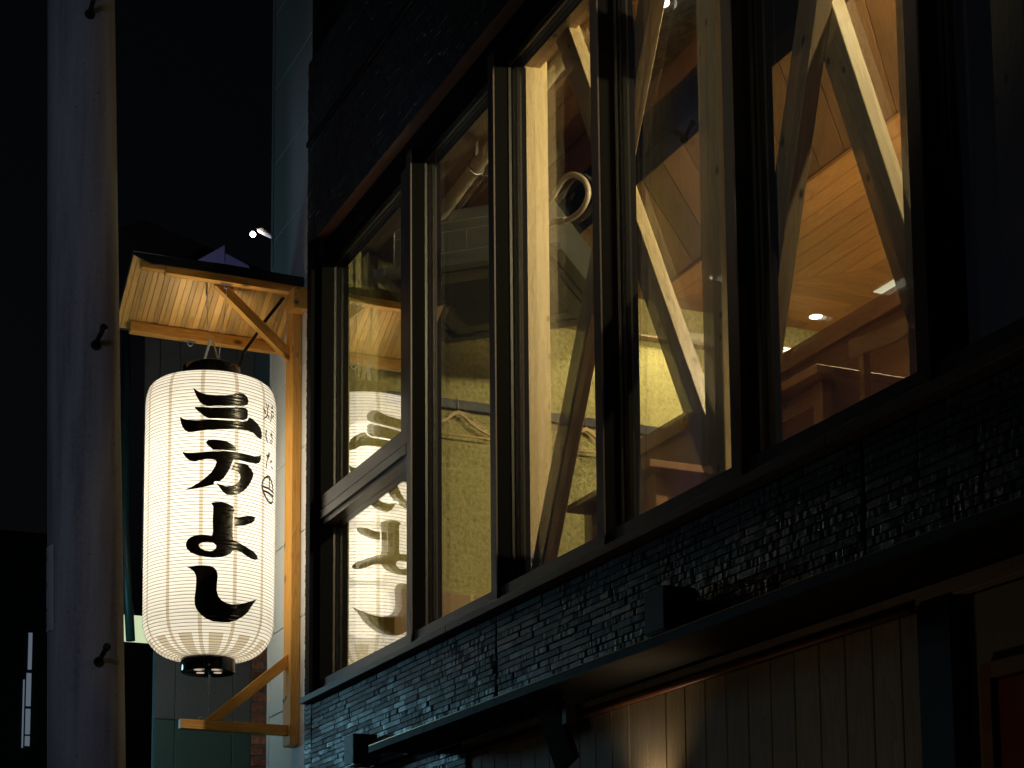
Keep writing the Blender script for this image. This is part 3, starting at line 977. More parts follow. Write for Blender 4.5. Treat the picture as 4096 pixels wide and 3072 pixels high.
# painted characters, wrapped on the paper
GL = json.loads('''{"san1":[[[-0.528,4.614],[-0.4751,4.5993],[-0.4122,4.587],[-0.3193,4.5786],[-0.1964,4.5768],[-0.041,4.5817],[0.0549,4.5887],[0.1039,4.5984],[0.1711,4.6046],[0.241,4.6037],[0.2959,4.5928],[0.3246,4.573],[0.3066,4.5525],[0.2433,4.541],[-0.039,4.5258],[-0.3169,4.5195],[-0.371,4.5241],[-0.4258,4.5393],[-0.4738,4.5667],[-0.5065,4.5942]]],"san2":[[[-0.503,4.5144],[-0.4403,4.5149],[-0.2553,4.5122],[-0.0386,4.5171],[0.2259,4.5327],[0.2797,4.5325],[0.3133,4.5229],[0.3143,4.4957],[0.3,4.4793],[0.2548,4.4697],[0.159,4.4653],[-0.0366,4.4607],[-0.2838,4.456],[-0.33,4.4609],[-0.3922,4.4769],[-0.455,4.4934],[-0.4901,4.5061]]],"san3":[[[-0.7313,4.4696],[-0.6795,4.4581],[-0.5963,4.4494],[-0.4687,4.4458],[-0.2836,4.45],[-0.0363,4.4526],[0.2285,4.4592],[0.3005,4.4668],[0.3262,4.4801],[0.341,4.4883],[0.4058,4.4835],[0.479,4.473],[0.5583,4.4552],[0.5953,4.431],[0.6038,4.407],[0.5727,4.3933],[0.5037,4.3983],[0.4186,4.4133],[0.3209,4.4186],[0.1951,4.4169],[-0.0347,4.4066],[-0.251,4.3986],[-0.4042,4.3921],[-0.5292,4.386],[-0.5935,4.3872],[-0.6431,4.3965],[-0.6858,4.4139],[-0.7161,4.442]]],"hou1":[[[-0.3281,4.334],[-0.2948,4.3451],[-0.2185,4.3489],[-0.1107,4.3488],[-0.0166,4.344],[0.064,4.3339],[0.1171,4.3203],[0.126,4.3045],[0.1062,4.3013],[-0.2165,4.2961],[-0.2628,4.3078],[-0.3092,4.3207]]],"hou2":[[[-0.6848,4.2897],[-0.6213,4.2826],[-0.5245,4.2798],[-0.369,4.2838],[-0.2162,4.2891],[-0.0148,4.2943],[0.1651,4.2963],[0.3255,4.2948],[0.4437,4.2952],[0.53,4.3037],[0.5883,4.3124],[0.5821,4.2873],[0.5429,4.2676],[0.4661,4.2588],[0.3459,4.2554],[0.2008,4.2572],[0.0864,4.256],[0.0625,4.2393],[0.0392,4.214],[0.0001,4.1882],[-0.057,4.1566],[-0.1184,4.1376],[-0.1875,4.136],[-0.2071,4.1286],[-0.1945,4.1197],[-0.3161,4.1085],[-0.454,4.0977],[-0.5801,4.0938],[-0.6452,4.0931],[-0.5485,4.104],[-0.4396,4.1244],[-0.3331,4.1512],[-0.2427,4.1817],[-0.1904,4.2122],[-0.1682,4.2341],[-0.1839,4.2446],[-0.2452,4.2477],[-0.3369,4.2468],[-0.4135,4.2413],[-0.4832,4.2347],[-0.5545,4.2393],[-0.6117,4.2528],[-0.6537,4.27]]],"hou3":[[[0.1001,4.2399],[0.167,4.2428],[0.254,4.2457],[0.3275,4.2406],[0.3858,4.2256],[0.4327,4.2056],[0.4174,4.1817],[0.3691,4.1512],[0.3132,4.1232],[0.2415,4.1001],[0.1558,4.082],[0.0734,4.0728],[-0.0068,4.0724],[-0.0622,4.0839],[-0.1015,4.0989],[-0.1408,4.1166],[-0.1673,4.1283],[-0.1023,4.1203],[-0.0241,4.1158],[0.0555,4.1205],[0.1289,4.1319],[0.1789,4.1506],[0.2005,4.1706],[0.186,4.1887],[0.1432,4.2],[0.0851,4.2025],[0.0525,4.2022],[0.0713,4.2208]]],"yo1":[[[-0.2413,4.0262],[-0.1759,4.0316],[-0.0836,4.0333],[-0.0052,4.0294],[0.059,4.0222],[0.1001,4.0121],[0.1055,3.999],[0.0902,3.9688],[0.0872,3.9152],[0.0889,3.8671],[0.1062,3.8438],[0.1816,3.8391],[0.2693,3.8274],[0.3818,3.8149],[0.4843,3.8024],[0.5402,3.7845],[0.5407,3.7737],[0.4858,3.7664],[0.4033,3.7678],[0.3075,3.7785],[0.2177,3.7927],[0.1493,3.7976],[0.0915,3.7952],[0.0677,3.781],[0.0044,3.7655],[-0.0889,3.7549],[-0.1958,3.7501],[-0.3173,3.7525],[-0.4398,3.7619],[-0.5339,3.776],[-0.5905,3.7954],[-0.6076,3.8143],[-0.5924,3.8352],[-0.5373,3.853],[-0.4595,3.8618],[-0.3674,3.8653],[-0.2761,3.8632],[-0.2227,3.8585],[-0.2083,3.8801],[-0.2134,3.9332],[-0.2093,3.9867],[-0.2086,4.008]],[[-0.4157,3.8096],[-0.3962,3.8202],[-0.3506,3.8266],[-0.2747,3.8282],[-0.1986,3.8244],[-0.1555,3.8118],[-0.1596,3.7985],[-0.1972,3.7872],[-0.2426,3.7828],[-0.3186,3.7859],[-0.3798,3.7947]]],"yo2":[[[0.1085,3.9616],[0.177,3.9658],[0.2462,3.9737],[0.3371,3.9826],[0.4049,3.9858],[0.477,3.9837],[0.4609,3.9653],[0.4162,3.9515],[0.3388,3.9386],[0.2479,3.927],[0.1133,3.9189]]],"shi":[[[-0.5976,3.7054],[-0.5308,3.706],[-0.4376,3.71],[-0.346,3.711],[-0.2398,3.7087],[-0.171,3.6975],[-0.1368,3.6796],[-0.1283,3.6586],[-0.1377,3.6214],[-0.1395,3.5896],[-0.1201,3.561],[-0.0733,3.5409],[-0.0028,3.5284],[0.0932,3.5234],[0.21,3.5289],[0.3164,3.5405],[0.4316,3.5555],[0.5379,3.5706],[0.4733,3.5471],[0.4227,3.5257],[0.365,3.4961],[0.2825,3.471],[0.1788,3.4482],[0.0642,3.4338],[-0.0615,3.4315],[-0.1838,3.4335],[-0.29,3.4456],[-0.3664,3.4637],[-0.4283,3.4874],[-0.4602,3.5138],[-0.4661,3.5454],[-0.4507,3.5822],[-0.4417,3.6244],[-0.4462,3.6561],[-0.4749,3.6774],[-0.5303,3.6938]]],"ro_ba_ta":[[[[0.6746,4.5981],[0.7043,4.5945],[0.7281,4.5816],[0.7447,4.5688],[0.7504,4.5366],[0.7155,4.5229],[0.6609,4.5096],[0.6102,4.5012],[0.6608,4.5132],[0.702,4.5263],[0.7264,4.536],[0.7335,4.5531],[0.7207,4.5736],[0.7047,4.5866]]],[[[0.6239,4.567],[0.6516,4.5595],[0.6842,4.55],[0.6958,4.5391],[0.6738,4.5391],[0.6486,4.5483]]],[[[0.7473,4.5964],[0.7789,4.5913],[0.7858,4.5839],[0.7485,4.5735],[0.7644,4.5836]]],[[[0.7463,4.5362],[0.7821,4.5325],[0.8068,4.526],[0.7848,4.5219],[0.7591,4.5273]]],[[[0.8996,4.6052],[0.9236,4.5932],[0.901,4.5842],[0.8459,4.5837],[0.8759,4.5928]]],[[[0.8422,4.5643],[0.9339,4.5771],[0.947,4.569],[0.8623,4.5621]]],[[[0.9535,4.569],[0.9615,4.5515],[0.9247,4.5373],[0.8956,4.5415],[0.9357,4.5524]]],[[[0.8729,4.5584],[0.8894,4.5511],[0.8747,4.5312],[0.8405,4.5112],[0.8038,4.4983],[0.8354,4.5162],[0.8589,4.535],[0.8581,4.5477]]],[[[0.7186,4.4607],[0.7306,4.4547],[0.7122,4.4347],[0.7208,4.4156],[0.7492,4.4039],[0.7582,4.3884],[0.7296,4.3966],[0.702,4.4102],[0.6881,4.4288],[0.7002,4.4481]]],[[[0.8784,4.4732],[0.9016,4.4537],[0.8703,4.4366],[0.8254,4.443],[0.8799,4.4515]]],[[[0.8906,4.4526],[0.914,4.4404],[0.9105,4.4072],[0.8883,4.4049],[0.8918,4.4345]]],[[[0.9291,4.4767],[0.9753,4.4669],[0.9486,4.4659]]],[[[0.7809,4.3562],[0.7991,4.3434],[0.8268,4.3407],[0.8091,4.3263],[0.7832,4.3155],[0.7416,4.3163],[0.7102,4.3217],[0.7696,4.3308],[0.7904,4.3426]]],[[[0.7578,4.3178],[0.7788,4.3161],[0.7429,4.2911],[0.7282,4.2699],[0.7176,4.248],[0.7058,4.257],[0.7162,4.276]]],[[[0.8482,4.3057],[0.889,4.3148],[0.9063,4.3056],[0.874,4.2988],[0.8436,4.3006]]],[[[0.8596,4.2829],[0.9317,4.2783],[0.9446,4.2715],[0.8974,4.272]]]],"loop":[[[0.9131,4.4118],[0.9109,4.4091],[0.9042,4.4062],[0.8939,4.4034],[0.8812,4.401],[0.8675,4.3992],[0.8542,4.3983],[0.8425,4.3982],[0.8334,4.3991],[0.8275,4.4007],[0.8254,4.403],[0.8273,4.4057],[0.8328,4.4084],[0.8417,4.4111],[0.8533,4.4134],[0.8665,4.4151],[0.8802,4.4161],[0.893,4.4163],[0.9035,4.4156],[0.9105,4.4141]],[[0.8935,4.4098],[0.8923,4.408],[0.8885,4.4061],[0.8827,4.4043],[0.8754,4.4028],[0.8674,4.4017],[0.8595,4.4012],[0.8525,4.4013],[0.847,4.4019],[0.8434,4.4031],[0.8421,4.4047],[0.8432,4.4065],[0.8466,4.4083],[0.8519,4.4101],[0.8588,4.4115],[0.8667,4.4126],[0.8747,4.4131],[0.8821,4.4131],[0.8881,4.4125],[0.892,4.4114]]],"emblem":[[[0.7567,4.2212],[0.8338,4.2225],[0.9131,4.2093],[0.9711,4.1876],[0.995,4.1572],[0.9906,4.1241],[0.9715,4.1006],[0.8937,4.0842],[0.8073,4.0823],[0.7233,4.0966],[0.6581,4.1163],[0.6148,4.1378],[0.6026,4.1547],[0.6179,4.1793],[0.6629,4.2028]],[[0.7572,4.2112],[0.8157,4.2129],[0.8804,4.2008],[0.9299,4.1801],[0.9539,4.1533],[0.9562,4.1246],[0.9449,4.1054],[0.8929,4.0953],[0.8226,4.0937],[0.7425,4.1054],[0.6845,4.1238],[0.6431,4.143],[0.6288,4.1587],[0.6414,4.1795],[0.6864,4.1977]]],"emblem_bars":[[[[0.6254,4.1602],[0.6919,4.1604],[0.8027,4.1629],[0.8885,4.1599],[0.9736,4.157],[0.9744,4.148],[0.8758,4.1505],[0.7922,4.153],[0.6923,4.1514],[0.6325,4.1518]]],[[[0.8066,4.212],[0.8344,4.2128],[0.8375,4.1625],[0.8095,4.1618]]],[[[0.6399,4.137],[0.7116,4.1394],[0.8153,4.1406],[0.904,4.136],[0.9757,4.1318],[0.9731,4.1225],[0.8909,4.1251],[0.8046,4.1289],[0.7216,4.1306],[0.6575,4.1306]]]]}''')
def grow(lp, d):
    n = len(lp)
    ar = sum(lp[i - 1].x * lp[i].y - lp[i].x * lp[i - 1].y for i in range(n))
    out = []
    for i in range(n):
        e = (lp[(i + 1) % n] - lp[i - 1])
        nn = Vector((e.y, -e.x, 0)).normalized() * (1 if ar > 0 else -1)
        out.append(lp[i] + nn * d)
    return out
def glyph(polys, name, mat, fat=0.0):
    loops = [[Vector((t * .33, z, 0)) for t, z in pl] for pl in polys]
    if fat:
        loops = [grow(lp, fat if q == 0 else -fat) for q, lp in enumerate(loops)]
    tris = tessellate_polygon(loops)
    flat = [v for lp in loops for v in lp]
    bm = bm_new()
    vs = [bm.verts.new(v) for v in flat]
    for t in tris:
        try:
            bm.faces.new([vs[q] for q in t])
        except ValueError:
            pass
    us = [v.x for v in flat]
    u = math.floor(min(us) / .012) * .012
    while u < max(us):
        bmesh.ops.bisect_plane(bm, geom=list(bm.verts) + list(bm.edges) + list(bm.faces), plane_co=(u, 0, 0), plane_no=(1, 0, 0))
        u += .012
    for r, z in hz:
        if min(v.y for v in flat) < z < max(v.y for v in flat):
            bmesh.ops.bisect_plane(bm, geom=list(bm.verts) + list(bm.edges) + list(bm.faces), plane_co=(0, z, 0), plane_no=(0, 1, 0))
            bmesh.ops.bisect_plane(bm, geom=list(bm.verts) + list(bm.edges) + list(bm.faces), plane_co=(0, z + .0085, 0), plane_no=(0, 1, 0))
    hzz = [z for r, z in hz]
    for v in bm.verts:
        th = v.co.x / .33; z = v.co.y
        dmin = min(abs(z - q) for q in hzz)
        rr = prof(z) + .0026 - .0018 * min(1, dmin / .0085)
        v.co = Vector((LAN.x + rr * math.cos(th), LAN.y + rr * math.sin(th), z))
    for f in bm.faces:
        f.smooth = True
    bmesh.ops.recalc_face_normals(bm, faces=bm.faces)
    bm.faces.ensure_lookup_table()
    f0 = bm.faces[0]
    if f0.normal.dot(f0.calc_center_median() - Vector((LAN.x, LAN.y, f0.calc_center_median().z))) < 0:
        bmesh.ops.reverse_faces(bm, faces=bm.faces)
    me = bpy.data.meshes.new(name); bm.to_mesh(me); bm.free()
    return link(name, me, mat, L)
for key in ('san1', 'san2', 'san3', 'hou1', 'hou2', 'hou3', 'yo1', 'yo2', 'shi'):
    glyph(GL[key], 'brush_stroke', ink_m)
for pl in GL['ro_ba_ta']:
    glyph(pl, 'small_stroke', inkb_m, .0016)
glyph(GL['loop'], 'small_stroke', inkb_m, .0012)
glyph(GL['emblem'], 'round_emblem', inkb_m, .0012)
for pl in GL['emblem_bars']:
    glyph(pl, 'round_emblem', inkb_m, .0012)

# suspension --------------------------------------------------------------------
bm = bm_new()
tube(bm, [(-.215, -.47, 5.312), (-.215, -.4695, 5.295)], .003, 6)
tube(bm, [(-.215, -.4695, 5.295), (-.215, -.467, 5.22)], .0062, 8)
tube(bm, [(-.215, -.467, 5.22), (-.215, -.4665, 5.205)], .002, 6)
tube(bm, [(-.215, -.4665, 5.205), (-.215, -.471, 5.19), (-.215, -.470, 5.175), (-.215, -.465, 5.157), (-.215, -.460, 5.175), (-.215, -.460, 5.19)], .0018, 6, True)
tube(bm, [(-.215, -.465, 5.157), (-.215, -.4645, 5.148)], .004, 6)
tube(bm, [(-.215, -.4645, 5.15), (-.215, -.458, 5.035)], .0016, 6)
tube(bm, [(-.215, -.458, 5.035), (-.215, -.4665, 5.0), (-.215, -.4555, 4.992), (-.215, -.446, 5.0)], .0018, 6, True)
tag(obj('suspension_wire', bm, steel_m), 'steel wire with turnbuckle running to the top of the lantern strap handle', 'wire')
bm = bm_new()
tube(bm, [(-.1745, -.375, 5.258), (-.18, -.370, 5.225)], .0028, 6)
tube(bm, [(-.18, -.370, 5.225), (-.2, -.385, 5.06), (-.215, -.398, 4.91)], .0014, 6)
tube(bm, [(-.215, -.398, 4.912), (-.215, -.3985, 4.898)], .004, 6)
tube(bm, [(-.215, -.3985, 4.90), (-.215, -.404, 4.872), (-.215, -.400, 4.842), (-.215, -.394, 4.872)], .0022, 6, True)
tube(bm, [(-.215, -.3995, 4.844), (-.12, -.41, 4.83), (-.068, -.42, 4.815)], .002, 6)
tag(obj('safety_wire', bm, steel_m), 'thin safety wire from the ridge beam eye plate down to the lantern rim', 'wire')
bm = bm_new()
tube(bm, [(-.245, -.022, 5.32), (-.255, -.032, 5.305), (-.26, -.145, 5.141), (-.26, -.199, 5.047), (-.255, -.259, 4.955), (-.24, -.282, 4.88), (-.225, -.286, 4.80)], .0085, 10)
tag(obj('power_cable', bm, cable_m), 'thick black power cable running from the bracket post to the lantern top', 'cable')
bm = bm_new()
xx = -.215
tube(bm, [(xx, -.433, 3.238), (xx, -.429, 3.215), (xx, -.423, 3.205), (xx, -.419, 3.215)], .0022, 6, True)
tube(bm, [(xx, -.429, 3.212), (xx, -.434, 3.19), (xx, -.428, 3.172), (xx, -.424, 3.19)], .0017, 6, True)
tube(bm, [(xx, -.428, 3.175), (xx, -.434, 3.155), (xx, -.429, 3.135), (xx, -.423, 3.155)], .0013, 6, True)
tube(bm, [(xx, -.429, 3.137), (xx, -.429, 3.126)], .0036, 6)
tube(bm, [(xx, -.429, 3.126), (xx, -.430, 3.055)], .0011, 6)
tube(bm, [(xx, -.429, 3.056), (xx, -.429, 3.044)], .0036, 6)
tube(bm, [(xx, -.429, 3.044), (xx, -.431, 3.03), (xx, -.452, 3.008), (xx, -.456, 2.998)], .0018, 6)
tube(bm, [(xx, -.48, 2.991), (xx, -.478, 3.004), (xx, -.468, 3.009), (xx, -.458, 3.004), (xx, -.455, 2.991)], .0024, 6)
tag(obj('tether_chain', bm, steel_m), 'short steel tether from the lantern foot to the lower wooden arm', 'chain')

# lantern, bracket and siding were drawn against a wall plane at y = .03; the siding really
# stands 139 mm behind the brick face, so bring the whole group to its true place and size
FIT = Matrix.Translation((-.3416, .1081, -.0634)) @ Matrix.Scale(1.0396, 4)
def settle(o):
    if o.type == 'MESH':
        o.matrix_basis = FIT @ o.matrix_basis      # its own children follow it
        return
    for ch in o.children:
        settle(ch)
for o in list(S.objects):
    if o.parent is None and (o in (A, K, L) or o.get('category') in ('wire', 'cable', 'chain')):
        settle(o)

# ------------------------------------------------------------------ utility pole
U = empty('utility_pole', (0, 0, 0), 'thick grey concrete utility pole with step bolts left of the lantern', 'pole')
pb, pt = Vector((1.1171, -1.2871, 2.5546)), Vector((1.1002, -1.3815, 5.9414))
ax = (pt - pb) / (pt.z - pb.z)
def pax(z):
    return pb + ax * (z - pb.z)
def prad(z):
    return .1589 + (.1433 - .1589) * (z - 2.5546) / (5.9414 - 2.5546)
bm = bm_new()
tube(bm, [pax(z) for z in (0, 1, 2, 3, 4, 5, 6, 7.5, 9)], [prad(z) for z in (0, 1, 2, 3, 4, 5, 6, 7.5, 9)], 64)
obj('shaft', bm, conc_m, U)
def step(z, ang):
    c = pax(z); r = prad(z)
    d = Vector((math.cos(ang), math.sin(ang), 0))
    bm = bm_new()
    a = c + d * (r - .01)
    b = c + d * (r + .10) + Vector((0, 0, .05))
    tube(bm, [a, a + (b - a) * .9], .0105, 12)
    tube(bm, [a + (b - a) * .88, b], .0155, 14)
    tube(bm, [c + d * (r - .004), c + d * (r + .003)], .022, 16)
    return obj('step_bolt', bm, black_m, U)
for z, a in ((4.325, .14), (2.975, .14), (5.80, .05)):
    step(z, a)
bm = bm_new()
z0, z1 = 3.115, 3.475
for q in range(9):
    pass
seg = 8
aa = [-2.15 + 1.03 * q / seg for q in range(seg + 1)]
lo = []; hi = []
for t in aa:
    c0_, c1_ = pax(z0), pax(z1)
    lo.append(bm.verts.new(c0_ + Vector((math.cos(t), math.sin(t), 0)) * (prad(z0) + .004)))
    hi.append(bm.verts.new(c1_ + Vector((math.cos(t), math.sin(t), 0)) * (prad(z1) + .004)))
for q in range(seg):
    bm.faces.new((lo[q], lo[q + 1], hi[q + 1], hi[q]))
bmesh.ops.solidify(bm, geom=list(bm.faces), thickness=.002)
plate_m = plain('worn_sign_enamel', (.55, .55, .56), .5, .1, .1, 30)
pl = obj('number_plate', bm, plate_m)
tag(pl, 'narrow worn metal plate strapped to the left side of the concrete pole', 'sign')
markm = plain('plate_mark', (.03, .03, .035), .6)
def plate_mark(za, zb, ta, tb):
    bm = bm_new()
    n = 4
    A_ = []; B_ = []
    for q in range(n + 1):
        t = ta + (tb - ta) * q / n
        dd = Vector((math.cos(t), math.sin(t), 0))
        A_.append(bm.verts.new(pax(za) + dd * (prad(za) + .0068)))
        B_.append(bm.verts.new(pax(zb) + dd * (prad(zb) + .0068)))
    for q in range(n):
        bm.faces.new((A_[q], A_[q + 1], B_[q + 1], B_[q]))
    return obj('mark', bm, markm, pl)
for za, zb, ta, tb in ((3.455, 3.460, -1.66, -1.52), (3.435, 3.440, -1.66, -1.52), (3.435, 3.460, -1.67, -1.645), (3.435, 3.460, -1.535, -1.51),
                       (3.415, 3.428, -1.72, -1.5), (3.398, 3.404, -1.76, -1.62), (3.388, 3.393, -1.76, -1.62), (3.36, 3.365, -1.78, -1.58),
                       (3.335, 3.345, -1.74, -1.66), (3.31, 3.325, -1.70, -1.52), (3.30, 3.306, -1.76, -1.60), (3.20, 3.215, -1.6, -1.5), (3.17, 3.185, -1.64, -1.54), (3.135, 3.15, -1.6, -1.52)):
    plate_mark(za, zb, ta, tb)

# ------------------------------------------------------------------ neighbours down the street
G = empty('panel_building', (0, 0, 0), 'low building with grey wall panels, coloured green low down where lit, and a brick pier behind the lantern', 'building')
XB = -2.9
box('wall', XB - .06, XB - .03, -.09, 1.3, 0, 6.35, teal_m, G)
for i_, (ya, yb) in enumerate(((-.085, .045), (.0485, .43), (.4335, .555))):
    for za, zb in ((0, 3.405), (3.409, 6.06)):
        box('panel', XB - .0295, XB, ya, yb, za, zb, grpanel if zb < 3.5 else dkpanel, G, .003)  # lower panels carry the green light in their colour
box('side_panel', XB - .0296, XB - .002, -.19, -.0905, 4.4, 6.3, dkpanel, G, .003)
pier = box('brick_pier', XB - .0299, XB - .012, .56, 1.25, 0, 4.7, plain('pale_mortar', (.26, .22, .18), .9, 0, .2, 60, .3), G)
z = 2.55
r_ = 0
while z < 4.65:
    y = .562 - (.11 if r_ % 2 else 0)
    while y < .9:
        ya, yb = max(y, .563), y + .205
        if yb - ya > .03:
            bm = bm_new(); bx(bm, 0, yb - ya - .012, -.016, 0, 0, .058)
            o = obj('brick', bm, redbrick_m, pier, .005)
            o.matrix_world = Matrix(((0, -1, 0, XB - .012), (1, 0, 0, ya), (0, 0, 1, z), (0, 0, 0, 1)))
        y += .217
    z += .072; r_ += 1
bm = bm_new()
tube(bm, [(-2.86, -.33, 6.2), (-2.86, -.31, 4.6), (-2.86, -.26, 3.9)], .03, 10)
obj('downpipe', bm, plain('teal_pipe', (.02, .06, .055), .4), G)
glow = emis('lit_fascia', (.80, .95, .58), .75)
s_ = box('shop_sign', -3.4, -3.3, -.30, .02, 4.0, 4.165, glow)
tag(s_, 'pale green lit sign strip low between the pole and the lantern', 'sign')

H = empty('gabled_house', (0, 0, 0), 'distant blue lit house gable rising just above the lantern roof', 'house')
bm = bm_new()
prism(bm, [(2.95, 0), (2.95, 11.6), (3.55, 12.04), (3.56, 12.04), (3.565, 0)], 0, -16, -15)
prism(bm, [(3.567, 0), (3.566, 12.04), (3.95, 11.90), (4.5, 11.2), (4.5, 0)], 0, -16.2, -15.2)
obj('wall', bm, blueh, H)
D = empty('dark_house', (0, 0, 0), 'black unlit house silhouette against the night sky behind the lantern roof', 'house')
bm = bm_new()
prism(bm, [(2.2, 0), (2.2, 12.6), (2.75, 12.9), (5.4, 12.2), (5.4, 0)], 0, -19, -16.5)
obj('wall', bm, dark_m, D)
D2 = empty('dark_shophouse', (0, 0, 0), 'dark building with a lit stair window far left behind the concrete pole', 'building')
box('wall', -12, -10.02, -2.4, .9, 0, 6.4, dark_m, D2)
winm = emis('cold_window_glow', (.62, .78, 1.0), .15)
for za, zb, ya in ((4.17, 4.27, .222), (4.29, 4.55, .222), (4.58, 4.92, .222), (4.96, 5.34, .232)):
    box('window', -10.02, -10.0, ya, .268, za, zb, winm, D2)
box('window', -10.02, -10.0, .19, .203, 4.15, 4.85, winm, D2)
# far street lamp
T = empty('street_lamp', (0, 0, 0), 'distant street lamp with a bright white lamp head beside the teal wall', 'street lamp')
lp = Vector((-12, 3.115, 10.92))
bm = bm_new()
bmesh.ops.create_uvsphere(bm, u_segments=16, v_segments=10, radius=.034)
for v in bm.verts:
    v.co += lp
obj('lamp_globe', bm, emis('street_lamp_glow', (1.0, .93, .80), 30), T)
bm = bm_new()
tube(bm, [lp + Vector((0, .06, .06)), lp + Vector((0, .13, .075)), lp + Vector((0, .40, -.01))], [.02, .055, .05], 10)
obj('lamp_head', bm, plain('lamp_head_paint', (.75, .70, .62), .5), T)
bm = bm_new()
tube(bm, [lp + Vector((0, .40, -.01)), lp + Vector((0, 1.4, -.2)), lp + Vector((0, 1.4, -10.9))], .04, 8)
obj('lamp_post', bm, dark_m, T)

# ------------------------------------------------------------------ fittings on the front
def boxlight(x, z, label):
    E_ = empty('wall_light', (0, 0, 0), label, 'wall light', 'black box lights on the brick front')
    bm = bm_new(); bx(bm, x, x + .125, -.125, -.012, z, z + .135)
    obj('housing', bm, black_m, E_, .003)
    box('bracket', x + .03, x + .095, -.0118, .006, z + .03, z + .105, black_m, E_)
    bm = bm_new(); bx(bm, x + .004, x + .121, -.121, -.09, z - .002, z - .0003)
    obj('lens', bm, steel_m, E_)
    return E_
boxlight(1.00, 2.625, 'small black box light on the brick at the left end of the canopy')
boxlight(3.83, 2.69, 'small black box light on the brick above the middle of the canopy')
bm = bm_new()
tube(bm, [(1.05, -.004, 2.62), (1.05, -.004, 2.05)], .006, 6)
tag(obj('conduit', bm, black_m), 'thin conduit running down the brick below the left box light', 'conduit')
F = empty('floodlight', (0, 0, 0), 'black slab floodlight hanging tilted under the canopy', 'floodlight')
bm = bm_new(); bx(bm, -.055, .055, -.014, .014, -.125, .125)
o = obj('lamp_panel', bm, black_m, F, .004)
o.matrix_world = Matrix.Translation((3.20, -.12, 2.475)) @ Matrix.Rotation(math.radians(12), 4, 'Z') @ Matrix.Rotation(math.radians(-26), 4, 'Y') 
bm = bm_new()
bx(bm, 3.20, 3.30, -.15, -.06, 2.575, 2.6035)
bx(bm, 3.245, 3.275, -.125, -.09, 2.50, 2.5745)
obj('mount', bm, black_m, F)
V = empty('wall_lamp', (0, 0, 0), 'small wall lamp washing the boards with warm light from below', 'lamp')
bm = bm_new()
lathe(bm, [(.0, 2.02), (.03, 2.02), (.035, 2.13), (.03, 2.135), (.0, 2.135)], 20, 3.63, -.07)
obj('lamp_body', bm, black_m, V)
bm = bm_new()
bx(bm, 3.62, 3.64, -.042, .019, 2.06, 2.08)
obj('arm', bm, black_m, V)

# ------------------------------------------------------------------ inside the room
AC = empty('ceiling_air_conditioner', (0, 0, 0), 'grey cassette air conditioner hung diagonally near the stucco wall', 'air conditioner')
c_ = Vector((.371, .933, 5.20))
e1 = Vector((-.726, .687, 0)).normalized(); e2 = Vector((-.687, -.726, 0)).normalized()
MW = Matrix(((e1.x, e2.x, 0, c_.x), (e1.y, e2.y, 0, c_.y), (0, 0, 1, c_.z), (0, 0, 0, 1)))
def ac_box(name, u0, u1, v0, v1, w0, w1, mat, par, bev=0.0):
    bm = bm_new(); bx(bm, u0, u1, v0, v1, w0, w1)
    o = obj(name, bm, mat, par, bev); o.matrix_world = MW; return o
bodyo = ac_box('body', -.42, .42, -.42, .42, .045, .33, ac_m, AC, .006)
for v0, v1 in ((-.41, .41),):
    ac_box('panel_joint', -.4215, -.4205, -.41, .41, .105, .108, steel_m, bodyo)
    ac_box('panel_joint', -.4215, -.4205, -.41, .41, .215, .218, steel_m, bodyo)
    ac_box('panel_joint', -.4215, -.4205, -.41, .41, .265, .268, steel_m, bodyo)
    ac_box('panel_joint', -.4215, -.4205, .02, .023, .11, .212, steel_m, bodyo)
    ac_box('panel_joint', -.4215, -.4205, .15, .153, .11, .212, steel_m, bodyo)
bm = bm_new()
for (u0, u1, v0, v1) in ((-.5, .5, -.5, -.435), (-.5, .5, .435, .5), (-.5, -.435, -.4345, .4345), (.435, .5, -.4345, .4345)):
    bx(bm, u0, u1, v0, v1, 0, .04)
for (u0, u1, v0, v1) in ((-.40, .40, -.385, -.29), (-.40, .40, .29, .385), (-.385, -.29, -.2895, .2895), (.29, .385, -.2895, .2895)):
    bx(bm, u0, u1, v0, v1, 0, .03)
o = obj('panel_frame', bm, ac_m, AC, .003); o.matrix_world = MW
ac_box('slot', -.434, .434, -.434, .434, .0305, .0395, acd_m, AC)
for sgn in (-1, 1):
    bm = bm_new()
    bx(bm, -.30, .30, .397 if sgn > 0 else -.424, .424 if sgn > 0 else -.397, -.004, .006)
    o = obj('flap', bm, ac_m, AC, .002); o.matrix_world = MW
    bm = bm_new()
    bx(bm, .397 if sgn > 0 else -.424, .424 if sgn > 0 else -.397, -.30, .30, -.004, .006)
    o = obj('flap', bm, ac_m, AC, .002); o.matrix_world = MW
gm = None
for q in range(28):
    u = -.28 + q * .0207
    if gm is None:
        bm = bm_new(); bx(bm, 0, .0075, -.287, .287, .004, .022)
        o = obj('grille_slat', bm, ac_m, AC); gm = o.data
    else:
        o = link('grille_slat', gm, None, AC)
    o.matrix_world = MW @ Matrix.Translation((u, 0, 0))
bm = bm_new()
for sx in (-.46, .46):
    for sy in (-.40, .40):
        p = MW @ Vector((sx, sy, 0))
        tube(bm, [(p.x, p.y, 5.25), (p.x, p.y, 5.99)], .005, 6)
obj('hanging_rod', bm, steel_m, AC)

